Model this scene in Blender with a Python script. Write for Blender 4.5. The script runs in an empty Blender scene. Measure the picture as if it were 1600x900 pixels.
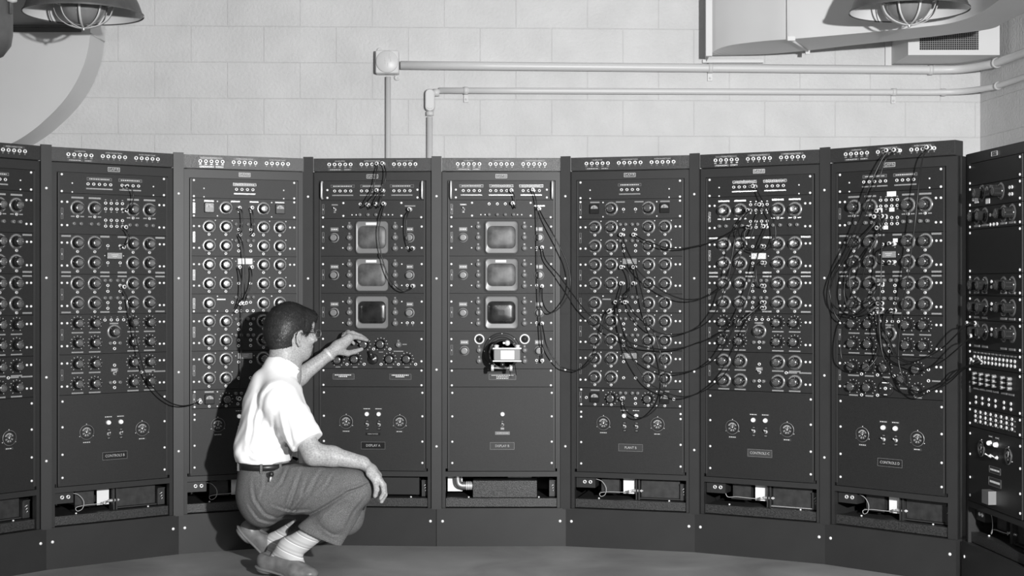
import bpy, bmesh, math, random
import numpy as np
from mathutils import Vector, Matrix
random.seed(7)
sc = bpy.context.scene
COL = sc.collection

# ------------------------------------------------------------------ camera
F_PX, HORIZ, EYE = 2225.2, 445.5, 1.1752
cam_d = bpy.data.cameras.new('camera'); cam = bpy.data.objects.new('camera', cam_d); COL.objects.link(cam)
cam.location = (0, 0, EYE); cam.rotation_euler = (math.pi/2, 0, 0)
cam_d.sensor_width = 36.0; cam_d.lens = 36.0*F_PX/1600.0
cam_d.shift_y = -(450.0-HORIZ)/1600.0
cam_d.clip_end = 60
sc.camera = cam
# ------------------------------------------------------------------ light
w = bpy.data.worlds.new('world'); sc.world = w; w.use_nodes = True
w.node_tree.nodes['Background'].inputs[0].default_value = (1, 1, 1, 1)
w.node_tree.nodes['Background'].inputs[1].default_value = 0.02
def area(name, loc, target, size, power, shape='DISK'):
    d = bpy.data.lights.new(name, 'AREA'); d.shape = shape; d.size = size; d.energy = power
    o = bpy.data.objects.new(name, d); COL.objects.link(o); o.location = loc
    o.rotation_euler = (Vector(target)-Vector(loc)).to_track_quat('-Z', 'Y').to_euler()
    return o
def spot(name, loc, target, radius, power, cone, blend):
    d = bpy.data.lights.new(name, 'SPOT'); d.energy = power; d.shadow_soft_size = radius; d.spot_size = math.radians(cone); d.spot_blend = blend
    o = bpy.data.objects.new(name, d); COL.objects.link(o); o.location = loc
    o.rotation_euler = (Vector(target)-Vector(loc)).to_track_quat('-Z', 'Y').to_euler()
spot('flash_lamp', (1.45, 0.0, 1.72), (0.6, 6.6, 1.65), 0.06, 2150, 88, 1.0)
area('flash_lamp_low_power', (-4.25, 0.9, 1.85), (1.1, 6.1, 1.3), 0.45, 26)
area('flash_lamp_low_power', (2.85, -0.05, 1.95), (-1.2, 6.3, 1.5), 0.45, 17)
area('flash_lamp_at_camera', (0.12, -0.2, 1.75), (0.0, 6.5, 1.5), 0.35, 13)
sc.view_settings.view_transform = 'Standard'; sc.view_settings.look = 'None'
sc.view_settings.exposure = 0.0; sc.view_settings.gamma = 1.0; sc.view_settings.use_curve_mapping = False

# ------------------------------------------------------------------ materials
def mat(name, c, rough=0.5, metal=0.0, spec=0.5, noise=None, bump=None, emit=0.0, coat=0.0, trans=0.0, ior=1.45):
    m = bpy.data.materials.new(name); m.use_nodes = True
    nt = m.node_tree; b = nt.nodes['Principled BSDF']
    b.inputs['Base Color'].default_value = (c, c, c, 1); b.inputs['Roughness'].default_value = rough
    b.inputs['Metallic'].default_value = metal; b.inputs['Specular IOR Level'].default_value = spec
    b.inputs['Coat Weight'].default_value = coat
    b.inputs['Transmission Weight'].default_value = trans; b.inputs['IOR'].default_value = ior
    if emit:
        b.inputs['Emission Color'].default_value = (1, 1, 1, 1); b.inputs['Emission Strength'].default_value = emit
    tc = nt.nodes.new('ShaderNodeTexCoord')
    if noise:
        sc_, lo, hi = noise
        n = nt.nodes.new('ShaderNodeTexNoise'); n.inputs['Scale'].default_value = sc_; n.inputs['Detail'].default_value = 4
        r = nt.nodes.new('ShaderNodeMapRange'); r.inputs['From Min'].default_value = 0.3; r.inputs['From Max'].default_value = 0.7
        r.inputs['To Min'].default_value = c*lo; r.inputs['To Max'].default_value = c*hi
        nt.links.new(tc.outputs['Object'], n.inputs['Vector']); nt.links.new(n.outputs[0], r.inputs[0])
        nt.links.new(r.outputs[0], b.inputs['Base Color'])
    if bump:
        sc_, st, dist = bump
        n2 = nt.nodes.new('ShaderNodeTexNoise'); n2.inputs['Scale'].default_value = sc_; n2.inputs['Detail'].default_value = 2
        bp = nt.nodes.new('ShaderNodeBump'); bp.inputs['Strength'].default_value = st; bp.inputs['Distance'].default_value = dist
        nt.links.new(tc.outputs['Object'], n2.inputs['Vector']); nt.links.new(n2.outputs[0], bp.inputs['Height'])
        nt.links.new(bp.outputs[0], b.inputs['Normal'])
    return m
M = dict(
 frame=mat('grey rack enamel', .026, .45, spec=.35, noise=(9, .93, 1.07), bump=(500, .12, .001)),
 strip=mat('lighter grey strip enamel', .036, .45, spec=.35, noise=(9, .93, 1.07)),
 panel=mat('crinkle grey panel', .0175, .48, spec=.35, noise=(420, .72, 1.28), bump=(700, .35, .0012)),
 header=mat('crinkle header box', .035, .32, .2, noise=(300, .6, 1.4), bump=(500, .5, .0015)),
 sill=mat('coarse crinkle sill', .030, .4, noise=(160, .35, 1.7), bump=(260, .6, .002)),
 black=mat('black void paint', .012, .6),
 dark=mat('dark chassis', .03, .5, noise=(40, .7, 1.3)),
 bakelite=mat('black bakelite', .018, .22, spec=.6),
 cap=mat('spun knob cap', .26, .20, .8),
 dial=mat('dial ring enamel', .13, .25, .4, noise=(500, .6, 1.4)),
 white=mat('white engraving', .75, .5),
 plate=mat('engraved plate', .085, .2, .4),
 bar=mat('engraved bar', .42, .2, .45, noise=(500, .6, 1.3)),
 tag=mat('white paper tag', .82, .6),
 chrome=mat('nickel', .80, .36, .45),
 screw=mat('nickel screw', .92, .42, 0.2),
 alu=mat('satin aluminium', .42, .33, .75),
 bezel=mat('grey cast bezel', .17, .35, spec=.6),
 crt=mat('tube face', .065, .45, spec=.5, noise=(22, .5, 1.9)),
 crtd=mat('dark tube face', .014, .22, spec=.5, noise=(22, .4, 1.9)),
 jewel=mat('milky jewel', .85, .3, emit=.35),
 meter=mat('meter face', .24, .4, noise=(120, .5, 1.6)),
 cable=mat('black rubber cable', .006, .33, spec=.5),
 wire=mat('pale lead', .5, .5),
 conduit=mat('painted conduit', .62, .38),
 duct=mat('painted sheet metal', .64, .5, noise=(3, .97, 1.03)),
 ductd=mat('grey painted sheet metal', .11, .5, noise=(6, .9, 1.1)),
 shade_out=mat('dark enamel shade', .085, .45, noise=(20, .85, 1.15)),
 shade_in=mat('white enamel shade inside', .72, .35),
 grille=mat('grille mesh', .22, .5),
 globe=mat('lamp globe glass', .55, .12, trans=.65, ior=1.3),
)
def wave_mat():
    m = M['sock'] = mat('striped sock', .55, .9)
    nt = m.node_tree; b = nt.nodes['Principled BSDF']; tc = nt.nodes['Texture Coordinate']
    sp = nt.nodes.new('ShaderNodeSeparateXYZ'); nt.links.new(tc.outputs['Object'], sp.inputs[0])
    ax = nt.nodes.new('ShaderNodeMath'); ax.operation = 'MULTIPLY'; ax.inputs[1].default_value = 0.45
    nt.links.new(sp.outputs[0], ax.inputs[0])
    ad = nt.nodes.new('ShaderNodeMath'); ad.operation = 'ADD'; nt.links.new(ax.outputs[0], ad.inputs[0]); nt.links.new(sp.outputs[2], ad.inputs[1])
    mu = nt.nodes.new('ShaderNodeMath'); mu.operation = 'MULTIPLY'; mu.inputs[1].default_value = 22; nt.links.new(ad.outputs[0], mu.inputs[0])
    fr = nt.nodes.new('ShaderNodeMath'); fr.operation = 'FRACT'; nt.links.new(mu.outputs[0], fr.inputs[0])
    cr = nt.nodes.new('ShaderNodeValToRGB'); cr.color_ramp.interpolation = 'CONSTANT'
    e = cr.color_ramp.elements; e[0].position = 0; e[0].color = (.50, .50, .50, 1); e[1].position = .45; e[1].color = (.78, .78, .78, 1)
    for p, v in ((.53, .36), (.66, .50), (.80, .42)):
        q = e.new(p); q.color = (v, v, v, 1)
    nt.links.new(fr.outputs[0], cr.inputs[0]); nt.links.new(cr.outputs[0], b.inputs['Base Color'])
wave_mat()
M.update(
 skin=mat('skin', .37, .5, noise=(150, .72, 1.25), bump=(300, .15, .001)),
 arm_skin=mat('skin', .40, .5),
 hair=mat('dark hair', .022, .5),
 strand=mat('dark hair strands', .03, .38, spec=.4),
 shirt=mat('white cotton', .93, .8),
 trouser=mat('grey wool trousers', .125, .9, noise=(420, .45, 1.6)),
 leather=mat('dark belt leather', .015, .35),
 shoe=mat('shoe leather', .15, .38, noise=(30, .75, 1.25)),
 sole=mat('shoe sole', .16, .6),
)
def stretch_hair():
    m = M['hair']; nt = m.node_tree
    b = nt.nodes['Principled BSDF']; tc = nt.nodes['Texture Coordinate']
    mp = nt.nodes.new('ShaderNodeMapping'); mp.inputs['Scale'].default_value = (150, 150, 20); mp.inputs['Rotation'].default_value = (.5, .5, .3)
    n = nt.nodes.new('ShaderNodeTexNoise'); n.inputs['Scale'].default_value = 3; n.inputs['Detail'].default_value = 3
    r = nt.nodes.new('ShaderNodeMapRange'); r.inputs['From Min'].default_value = .42; r.inputs['From Max'].default_value = .72
    r.inputs['To Min'].default_value = .008; r.inputs['To Max'].default_value = .085
    nt.links.new(tc.outputs['Object'], mp.inputs[0]); nt.links.new(mp.outputs[0], n.inputs['Vector'])
    nt.links.new(n.outputs[0], r.inputs[0]); nt.links.new(r.outputs[0], b.inputs['Base Color'])
stretch_hair()

# ------------------------------------------------------------------ mesh helpers
class MB:
    def __init__(s): s.v = []; s.f = []; s.m = []; s.sm = []; s.mats = []
    def mi(s, m):
        if m not in s.mats: s.mats.append(m)
        return s.mats.index(m)
    def add(s, vs, fs, m, smooth=False):
        o = len(s.v); s.v += [tuple(x) for x in vs]; k = s.mi(m)
        for f in fs: s.f.append([i+o for i in f]); s.m.append(k); s.sm.append(smooth)
    def box(s, x0, x1, y0, y1, z0, z1, m):
        s.add([(x0,y0,z0),(x1,y0,z0),(x1,y1,z0),(x0,y1,z0),(x0,y0,z1),(x1,y0,z1),(x1,y1,z1),(x0,y1,z1)],
              [(0,3,2,1),(4,5,6,7),(0,1,5,4),(1,2,6,5),(2,3,7,6),(3,0,4,7)], m)
    def lathe(s, prof, m, c=(0,0,0), n=24, axis='y', smooth=True, a0=0, a1=2*math.pi):
        # prof: list of (r, h); axis 'y' means h runs along -y (towards the viewer)
        full = abs(a1-a0-2*math.pi) < 1e-6; nn = n if full else n+1
        vs = []
        for r, h in prof:
            for i in range(nn):
                a = a0+(a1-a0)*i/n; ca, sa = r*math.cos(a), r*math.sin(a)
                if axis == 'y': vs.append((c[0]+ca, c[1]-h, c[2]+sa))
                elif axis == 'z': vs.append((c[0]+ca, c[1]+sa, c[2]+h))
                else: vs.append((c[0]+h, c[1]+ca, c[2]+sa))
        fs = []
        for j in range(len(prof)-1):
            for i in range(n):
                a = j*nn+i; b = j*nn+(i+1) % nn
                q = (a, b, b+nn, a+nn)
                fs.append(q if axis == 'y' else q[::1])
        s.add(vs, fs, m, smooth)
    def tube(s, pts, r, m, n=8, cap=True):
        P = [Vector(p) for p in pts]; vs = []; up = None
        rs = r if hasattr(r, '__len__') else [r]*len(P)
        for i, p in enumerate(P):
            t = (P[min(i+1, len(P)-1)]-P[max(i-1, 0)]).normalized()
            if up is None: up = t.orthogonal().normalized()
            up = (up-t*up.dot(t))
            if up.length < 1e-6: up = t.orthogonal()
            up.normalize(); b = t.cross(up)
            for k in range(n):
                a = 2*math.pi*k/n; vs.append(p+rs[i]*(math.cos(a)*up+math.sin(a)*b))
        fs = [(j*n+k, j*n+(k+1) % n, (j+1)*n+(k+1) % n, (j+1)*n+k) for j in range(len(P)-1) for k in range(n)]
        if cap: fs += [tuple(range(n))[::-1], tuple(range((len(P)-1)*n, len(P)*n))]
        s.add(vs, fs, m, True)
    def disc(s, c, r, m, y, n=24):
        vs = [(c[0]+r*math.cos(2*math.pi*i/n), y, c[1]+r*math.sin(2*math.pi*i/n)) for i in range(n)]
        s.add(vs, [tuple(range(n))], m)
    def rrect(s, loops, m, smooth=False, cap=None):
        # loops: (cx, cz, hw, hh, rad, y); lofted rounded rectangles
        n = 6; rings = []
        for cx, cz, hw, hh, rad, y in loops:
            ring = []
            for qx, qz, a0 in ((1, 1, 0), (-1, 1, 90), (-1, -1, 180), (1, -1, 270)):
                for i in range(n+1):
                    a = math.radians(a0+90*i/n)
                    ring.append((cx+qx*(hw-rad)+rad*math.cos(a), y, cz+qz*(hh-rad)+rad*math.sin(a)))
            rings.append(ring)
        k = len(rings[0]); vs = [v for r in rings for v in r]
        fs = [(j*k+i, j*k+(i+1) % k, (j+1)*k+(i+1) % k, (j+1)*k+i) for j in range(len(rings)-1) for i in range(k)]
        s.add(vs, fs, m, smooth)
        if cap: s.add(rings[-1], [tuple(range(k))], cap)
    def mesh(s, name):
        me = bpy.data.meshes.new(name); me.from_pydata(s.v, [], s.f)
        for m in s.mats: me.materials.append(m)
        me.polygons.foreach_set('material_index', s.m); me.polygons.foreach_set('use_smooth', s.sm)
        bm = bmesh.new(); bm.from_mesh(me); bmesh.ops.recalc_face_normals(bm, faces=bm.faces); bm.to_mesh(me); bm.free()
        me.update(); return me
def link(name, data, parent=None, loc=(0,0,0), rot=(0,0,0), scale=None):
    o = bpy.data.objects.new(name, data); COL.objects.link(o); o.parent = parent
    o.location = loc; o.rotation_euler = rot
    if scale: o.scale = scale
    return o
def obj(name, mb, parent=None, loc=(0,0,0), rot=(0,0,0)): return link(name, mb.mesh(name), parent, loc, rot)
def tag(o, label=None, cat=None, group=None, kind=None):
    if label: o['label'] = label
    if cat: o['category'] = cat
    if group: o['group'] = group
    if kind: o['kind'] = kind
    return o
_txt = {}
def text_mesh(s, size, m):
    k = (s, size, m.name)
    if k not in _txt:
        c = bpy.data.curves.new('t', 'FONT'); c.body = s; c.size = size; c.align_x = 'CENTER'; c.align_y = 'CENTER'; c.extrude = .0002; c.resolution_u = 2
        o = bpy.data.objects.new('t', c); COL.objects.link(o)
        dg = bpy.context.evaluated_depsgraph_get(); me = bpy.data.meshes.new_from_object(o.evaluated_get(dg))
        vs = [(v.co.x, v.co.y) for v in me.vertices]; fs = [tuple(p.vertices) for p in me.polygons]
        bpy.data.objects.remove(o); bpy.data.curves.remove(c); bpy.data.meshes.remove(me)
        _txt[k] = (vs, fs)
    return _txt[k]
def put_text(mb, s, size, m, u, v, y, sx=1.0, rot=False):
    vs, fs = text_mesh(s, size, m)
    if rot: mb.add([(u-b, y, v+a*sx) for a, b in vs], fs, m)
    else: mb.add([(u+a*sx, y, v+b) for a, b in vs], fs, m)

# pixel -> world at a given distance, used to place things where the photo shows them
def at(x, y, Y): return Vector(((x-800.0)/F_PX*Y, Y, EYE-(y-HORIZ)/F_PX*Y))

# ------------------------------------------------------------------ room
WS = .0386
def wallY(X): return 7.95+WS*X
def brick_mat(ox, oz):
    m = mat('painted concrete block', .56, .6); nt = m.node_tree; b = nt.nodes['Principled BSDF']
    tc = nt.nodes['Texture Coordinate']; sp = nt.nodes.new('ShaderNodeSeparateXYZ'); cb = nt.nodes.new('ShaderNodeCombineXYZ')
    nt.links.new(tc.outputs['Object'], sp.inputs[0])
    a1 = nt.nodes.new('ShaderNodeMath'); a1.inputs[1].default_value = ox; a2 = nt.nodes.new('ShaderNodeMath'); a2.inputs[1].default_value = oz
    nt.links.new(sp.outputs[0], a1.inputs[0]); nt.links.new(sp.outputs[2], a2.inputs[0])
    nt.links.new(a1.outputs[0], cb.inputs[0]); nt.links.new(a2.outputs[0], cb.inputs[1])
    br = nt.nodes.new('ShaderNodeTexBrick'); br.offset = .5; br.squash = 1
    br.inputs['Scale'].default_value = 1; br.inputs['Brick Width'].default_value = .4; br.inputs['Row Height'].default_value = .2
    br.inputs['Mortar Size'].default_value = .0035; br.inputs['Mortar Smooth'].default_value = .6; br.inputs['Bias'].default_value = 0
    br.inputs['Color1'].default_value = (.60, .60, .60, 1); br.inputs['Color2'].default_value = (.60, .60, .60, 1); br.inputs['Mortar'].default_value = (.565, .565, .565, 1)
    nt.links.new(cb.outputs[0], br.inputs['Vector'])
    n = nt.nodes.new('ShaderNodeTexNoise'); n.inputs['Scale'].default_value = 5; n.inputs['Detail'].default_value = 6
    nt.links.new(tc.outputs['Object'], n.inputs['Vector'])
    mr = nt.nodes.new('ShaderNodeMapRange'); mr.inputs['To Min'].default_value = .84; mr.inputs['To Max'].default_value = 1.12
    nt.links.new(n.outputs[0], mr.inputs[0])
    mx = nt.nodes.new('ShaderNodeMix'); mx.data_type = 'RGBA'; mx.blend_type = 'MULTIPLY'; mx.inputs[0].default_value = 1
    nt.links.new(br.outputs['Color'], mx.inputs[6]); nt.links.new(mr.outputs[0], mx.inputs[7]); nt.links.new(mx.outputs[2], b.inputs['Base Color'])
    n2 = nt.nodes.new('ShaderNodeTexNoise'); n2.inputs['Scale'].default_value = 55; n2.inputs['Detail'].default_value = 8
    nt.links.new(tc.outputs['Object'], n2.inputs['Vector'])
    b1 = nt.nodes.new('ShaderNodeBump'); b1.inputs['Strength'].default_value = .8; b1.inputs['Distance'].default_value = .005
    nt.links.new(n2.outputs[0], b1.inputs['Height'])
    b2 = nt.nodes.new('ShaderNodeBump'); b2.inputs['Strength'].default_value = .6; b2.inputs['Distance'].default_value = .0025; b2.invert = True
    nt.links.new(br.outputs['Fac'], b2.inputs['Height']); nt.links.new(b1.outputs[0], b2.inputs['Normal']); nt.links.new(b2.outputs[0], b.inputs['Normal'])
    return m
CH = 3.3
def wall(name, p, q, m, t=.2, z1=CH, side=1):
    d = Vector((q[0]-p[0], q[1]-p[1], 0)); L = d.length
    mb = MB(); mb.box(0, L, 0 if side > 0 else -t, t if side > 0 else 0, 0, z1, m)
    o = obj(name, mb, None, (p[0], p[1], 0), (0, 0, math.atan2(d.y, d.x))); tag(o, kind='structure'); return o
CX = 2.647; CY = wallY(CX)
LX = -4.6
wall('wall_back', (LX, wallY(LX)), (CX, CY), brick_mat(.575, -.01))
rx2 = CX+.085*(CY-0.2)
wall('wall_right', (CX, CY), (rx2, .2), brick_mat(.1, -.01), side=1)
wall('wall_left', (LX, .2), (LX, wallY(LX)), brick_mat(.1, -.01), side=1)
fm = mat('concrete floor', .12, .5); nt = fm.node_tree
n = nt.nodes.new('ShaderNodeTexNoise'); n.inputs['Scale'].default_value = 2.5; n.inputs['Detail'].default_value = 9; n.inputs['Distortion'].default_value = .6
mp = nt.nodes.new('ShaderNodeMapping'); mp.inputs['Scale'].default_value = (1, .9, 1)
rp = nt.nodes.new('ShaderNodeMapRange'); rp.inputs['From Min'].default_value = .3; rp.inputs['From Max'].default_value = .72
rp.inputs['To Min'].default_value = .20; rp.inputs['To Max'].default_value = .36
nt.links.new(nt.nodes['Texture Coordinate'].outputs['Object'], mp.inputs[0]); nt.links.new(mp.outputs[0], n.inputs['Vector'])
nt.links.new(n.outputs[0], rp.inputs[0]); nt.links.new(rp.outputs[0], nt.nodes['Principled BSDF'].inputs['Base Color'])
mb = MB(); mb.box(LX-.2, 4.2, -1.5, 8.6, -.1, 0, fm); tag(obj('floor', mb), kind='structure')
cm = mat('ceiling paint', .5, .8)
mb = MB(); mb.box(LX-.2, 4.2, .2, 8.6, CH, CH+.1, cm); tag(obj('ceiling', mb), kind='structure')

# ------------------------------------------------------------------ conduits on the wall
def wpt(x, y, off=0.0):
    # point on the back wall seen at pixel x,y, standing off the wall
    k = (x-800.0)/F_PX; Y = (7.95-off)/(1-WS*k); return at(x, y, Y)
def catmull(P, n=8):
    P = [Vector(p) for p in P]; Q = [2*P[0]-P[1]]+P+[2*P[-1]-P[-2]]; out = []
    for i in range(1, len(Q)-2):
        a, b, c, d = Q[i-1:i+3]
        for j in range(n):
            t = j/n; out.append(.5*((2*b)+(c-a)*t+(2*a-5*b+4*c-d)*t*t+(3*b-3*c+d-a)*t**3))
    out.append(P[-1]); return out
def rwall(Y, z, off): return Vector((CX+.085*(CY-Y)-off, Y, z))
def conduit(name, x0, y0, x1, y1, r, label, clamps, bend=.16):
    A = wpt(x0, y0, r+.012); B = wpt(x1, y1, r+.012)
    zz = B.z; C = Vector((CX-.30, wallY(CX-.30)-r-.012, zz))
    pts = [A+(C-A)*(i/6) for i in range(7)]
    pts += [Vector((CX-.14, CY-.05-r, zz)), Vector((CX-.035-r, CY-.15, zz))]
    pts = pts[:-2]+[Vector((CX-.16, CY-.045-r, zz)), Vector((CX-.06-r, CY-.12-r, zz)), rwall(CY-.28, zz, r+.012)]
    pts = pts[:7]+catmull(pts[6:], 8)[1:]
    pts += [rwall(CY-.28-.3*i, zz, r+.012) for i in range(1, 9)]
    mb = MB(); mb.tube(pts, r, M['conduit'], 14); o = obj(name, mb)
    tag(o, label, 'conduit', 'conduits on the block wall')
    for cx, kind in clamps:
        p = wpt(cx, (y0*(x1-cx)+y1*(cx-x0))/(x1-x0), r+.012); c = MB()
        c.tube([p+Vector((-.012, 0, 0)), p+Vector((.012, 0, 0))], r+.0045, M['conduit'], 14)
        if kind == 'strap':
            c.box(p.x-.012, p.x+.012, p.y+r-.004, p.y+r+.012, p.z-r-.045, p.z, M['conduit'])
            c.lathe([(0, .006), (.006, .005), (.007, 0)], M['conduit'], (p.x, p.y+r-.004, p.z-r-.03), 10)
        obj('strap' if kind == 'strap' else 'coupling', c, o)
    for Yk in (CY-.30,):
        c = MB(); p = rwall(Yk, zz, r+.012); d = Vector((-.085, 1, 0)).normalized()*.012
        c.tube([p-d, p+d], r+.0045, M['conduit'], 14); obj('coupling', c, o)
    return o
conduit('conduit', 626, 102, 1400, 109, .0235, 'upper thick painted conduit running right from the square junction box', [(1110, 'strap'), (1454, 'coupling')])
conduit('conduit', 686, 141.5, 1400, 144, .017, 'lower thin painted conduit running right from the elbow fitting', [(728, 'strap'), (1397, 'strap'), (1474, 'coupling')])
# junction box
c = wpt(606, 100, .0); jb = link('junction_box', None, None, (c.x, c.y, c.z), (0, 0, math.atan(WS)))
tag(jb, 'square cast junction box with round cover on the block wall', 'junction box')
hw = 18.0/282
mb = MB(); mb.rrect([(0, 0, hw, hw, .008, 0), (0, 0, hw, hw, .008, -.075), (0, 0, hw-.004, hw-.004, .006, -.08)], M['conduit'], cap=M['conduit']); obj('box_body', mb, jb)
mb = MB(); mb.lathe([(.061, .08), (.061, .086), (.057, .089), (0, .089)], M['conduit'], n=36); put_text(mb, 'CHICAGO', .011, M['bar'], 0, .012, -.0895); obj('round_cover', mb, jb) if False else None
mb = MB(); mb.lathe([(.061, .079), (.061, .086), (.057, .089), (0.0005, .089)], M['conduit'], n=36)
for i, (dx, dz, l) in enumerate(((.012, .03, .03), (.02, .014, .03), (-.012, .012, .02), (-.01, -.004, .022), (.004, -.018, .02))):
    mb.box(dx-.0012, dx+.0012, -.0905, -.088, dz-l/2, dz+l/2, M['alu'])
obj('round_cover', mb, jb)
for dx, dz in ((-.045, .072), (.052, -.078)):
    mb = MB(); mb.lathe([(.016, 0), (.016, .012), (.006, .013), (.005, .006), (.001, .006)], M['conduit'], (dx, 0, dz), 14)
    mb.box(dx-.014, dx+.014, -.01, 0, dz*.78 if dz < 0 else dz*.75, dz, M['conduit']) if False else mb.box(dx-.014, dx+.014, -.012, -.001, min(dz, dz*.8), max(dz, dz*.8), M['conduit'])
    obj('mounting_lug', mb, jb)
def down_pipe(x, ytop, r, label):
    T = wpt(x, ytop, r+.012); mb = MB(); mb.tube([T, Vector((T.x, T.y, .0))], r, M['conduit'], 14)
    return tag(obj('conduit', mb), label, 'conduit', 'conduits on the block wall')
down_pipe(606.5, 120, .0145, 'upright thin conduit dropping from the square junction box')
down_pipe(671.5, 183, .0165, 'upright conduit dropping from the elbow fitting behind the racks')
T = wpt(672, 158, 0); el = link('conduit_elbow', None, None, T[:], (0, 0, math.atan(WS)))
tag(el, 'painted elbow fitting where the lower conduit turns down', 'conduit fitting')
mb = MB(); mb.rrect([(0, 0, .027, .062, .026, -.006), (0, 0, .027, .062, .026, -.046), (0, 0, .024, .058, .0235, -.052)], M['conduit'], True, M['conduit']); obj('elbow_body', mb, el)
mb = MB(); mb.rrect([(0, .004, .022, .054, .0215, -.052), (0, .004, .021, .053, .0205, -.057)], M['conduit'], False, M['conduit']); obj('cover_plate', mb, el)
mb = MB(); mb.tube([(0, -.029, -.062), (0, -.029, -.085)], .021, M['conduit'], 14); mb.tube([(.02, -.029, .044), (.052, -.029, .044)], .021, M['conduit'], 14); obj('hub', mb, el)

# ------------------------------------------------------------------ air ducts
# left: flat duct face with a swept outer edge
def W7(x, y, Y=7.60): return at(x, y, Y)
edge = [(141, -60), (142, 0), (142, 30), (141, 50), (138, 75), (132, 98), (122, 122), (108, 146), (92, 166), (74, 184), (52, 203), (22, 222), (-20, 238), (-70, 250)]
fr = catmull([W7(*p) for p in edge], 5); YB = wallY(-2.3)-.005
mb = MB(); n_ = len(fr)
left = [Vector((-3.7, 7.60, p.z)) for p in fr]
vs = fr+left; mb.add(vs, [(i, i+1, n_+i+1, n_+i) for i in range(n_-1)], M['duct'])
bk = [Vector((p.x, YB, p.z)) for p in fr]
mb.add(fr+bk, [(i, i+1, n_+i+1, n_+i) for i in range(n_-1)], M['duct'], True)
o = obj('air_duct', mb); tag(o, 'pale sheet metal duct elbow with curved outer edge behind the left lamp', 'air duct')
mb = MB(); a = W7(140, 52, 7.595); b_ = W7(140, 20, 7.595)
mb.tube([Vector((a.x+.004, 7.60, a.z)), Vector((a.x+.004, YB, a.z-.0)), ], .004, M['duct'], 6); obj('seam', mb, o)
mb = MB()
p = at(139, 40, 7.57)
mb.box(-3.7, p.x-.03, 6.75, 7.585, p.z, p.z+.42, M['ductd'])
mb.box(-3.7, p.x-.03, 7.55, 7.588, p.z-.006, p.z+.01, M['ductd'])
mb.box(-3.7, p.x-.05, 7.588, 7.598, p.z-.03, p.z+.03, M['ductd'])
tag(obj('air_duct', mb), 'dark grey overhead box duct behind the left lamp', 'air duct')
# right: duct coming out of the back wall and sweeping towards the camera
zb = 2.455
def onz(x, y): Y = (zb-EYE)*F_PX/(HORIZ-y); return at(x, y, Y)
def plan(x, y, Y): return at(x, y, Y)
front = [plan(*p) for p in ((1110, 84.5, 7.80), (1122, 76.5, 7.745), (1145, 70, 7.66), (1194, 64, 7.52), (1236, 61, 7.41))]+[onz(*p) for p in ((1307, 55), (1379, 48.5), (1440, 42), (1486, 36), (1528, 22), (1561, 0), (1590, -24), (1610, -44))]
back = [onz(*p) for p in ((1112, 87.5), (1150, 86.3), (1200, 84.6), (1262, 79), (1330, 71), (1400, 63.5), (1460, 57), (1500, 52), (1548, 45), (1568, 36), (1600, 19), (1632, -2), (1660, -22))]
front = catmull(front, 4); back = catmull(back, 4); nf = len(front)
def lift(P, h): return [Vector((p.x, p.y, p.z+h)) for p in P]
back = [Vector((p.x, min(p.y, wallY(p.x)-.004), p.z)) for p in back]
front = [Vector((p.x, min(p.y, wallY(p.x)-.004), p.z)) for p in front]
mb = MB(); top = .6
topf = [Vector((p.x, p.y, zb+top)) for p in front]; mb.add(front+topf, [(i, i+1, nf+i+1, nf+i) for i in range(nf-1)], M['duct'], True)
mb.add([front[0], topf[0], Vector((topf[0].x+.0, wallY(topf[0].x)-.004, zb+top)), Vector((front[0].x, wallY(front[0].x)-.004, front[0].z-.02))], [(0, 1, 2, 3)], M['duct'])
mb.add(back+lift(back, top), [(i, i+1, nf+i+1, nf+i) for i in range(nf-1)], M['duct'], True)
mb.add(front+back, [(i, i+1, nf+i+1, nf+i) for i in range(nf-1)], M['duct'], False)
mb.add(topf+lift(back, top), [(i, i+1, nf+i+1, nf+i) for i in range(nf-1)], M['duct'], False)
du = obj('air_duct', mb); tag(du, 'large pale sheet metal duct leaving the wall behind the right lamp', 'air duct')
mb = MB(); a = front[0]; mb.box(a.x-.028, a.x+.006, a.y-.03, a.y+.004, a.z-.015, a.z+.6, M['duct']); mb.box(a.x-.02, a.x+.32, wallY(a.x+.15)-.035, wallY(a.x+.15)-.012, a.z-.022, a.z-.004, M['duct']); obj('flange', mb, du)
mb = MB(); a = front[16]; b_ = back[12]
mb.tube([a+Vector((0, 0, -.003)), b_+Vector((0, 0, -.003))], .006, M['duct'], 6); mb.tube([a+Vector((-.02, -.006, -.005)), a+Vector((-.02, -.006, .6))], .003, M['duct'], 6); mb.box(a.x-.02, a.x+.02, a.y-.012, a.y+.004, a.z-.01, a.z+.012, M['duct']); mb.box(b_.x-.012, b_.x+.012, b_.y-.004, b_.y+.01, b_.z-.02, b_.z+.005, M['duct']); obj('support_strap', mb, du)
# vent box
vx0, vx1 = (1419-800)/F_PX*7.68, (1562-800)/F_PX*7.68
vz0 = EYE+(HORIZ-86)/F_PX*7.68; vy0 = 7.68
vb = link('vent_box', None, None, (vx0, vy0, vz0)); tag(vb, 'pale wall vent box with dark mesh grille under the right duct', 'vent')
Wd = vx1-vx0; Hh = .30; dep = wallY(vx0)-vy0
mb = MB(); fr_ = M['duct']
gx0, gx1, gz0, gz1 = .062, .38, .028, .20
mb.box(0, gx0, 0, dep, 0, Hh, fr_); mb.box(gx1, Wd, 0, dep, 0, Hh, fr_); mb.box(gx0, gx1, 0, dep, 0, gz0, fr_); mb.box(gx0, gx1, 0, dep, gz1, Hh, fr_); mb.box(gx0, gx1, .05, dep, gz0, gz1, M['black'])
mb.box(-.035, -.001, dep-.02, dep-.003, -.03, Hh, fr_)
obj('box_shell', mb, vb)
mb = MB()
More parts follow.
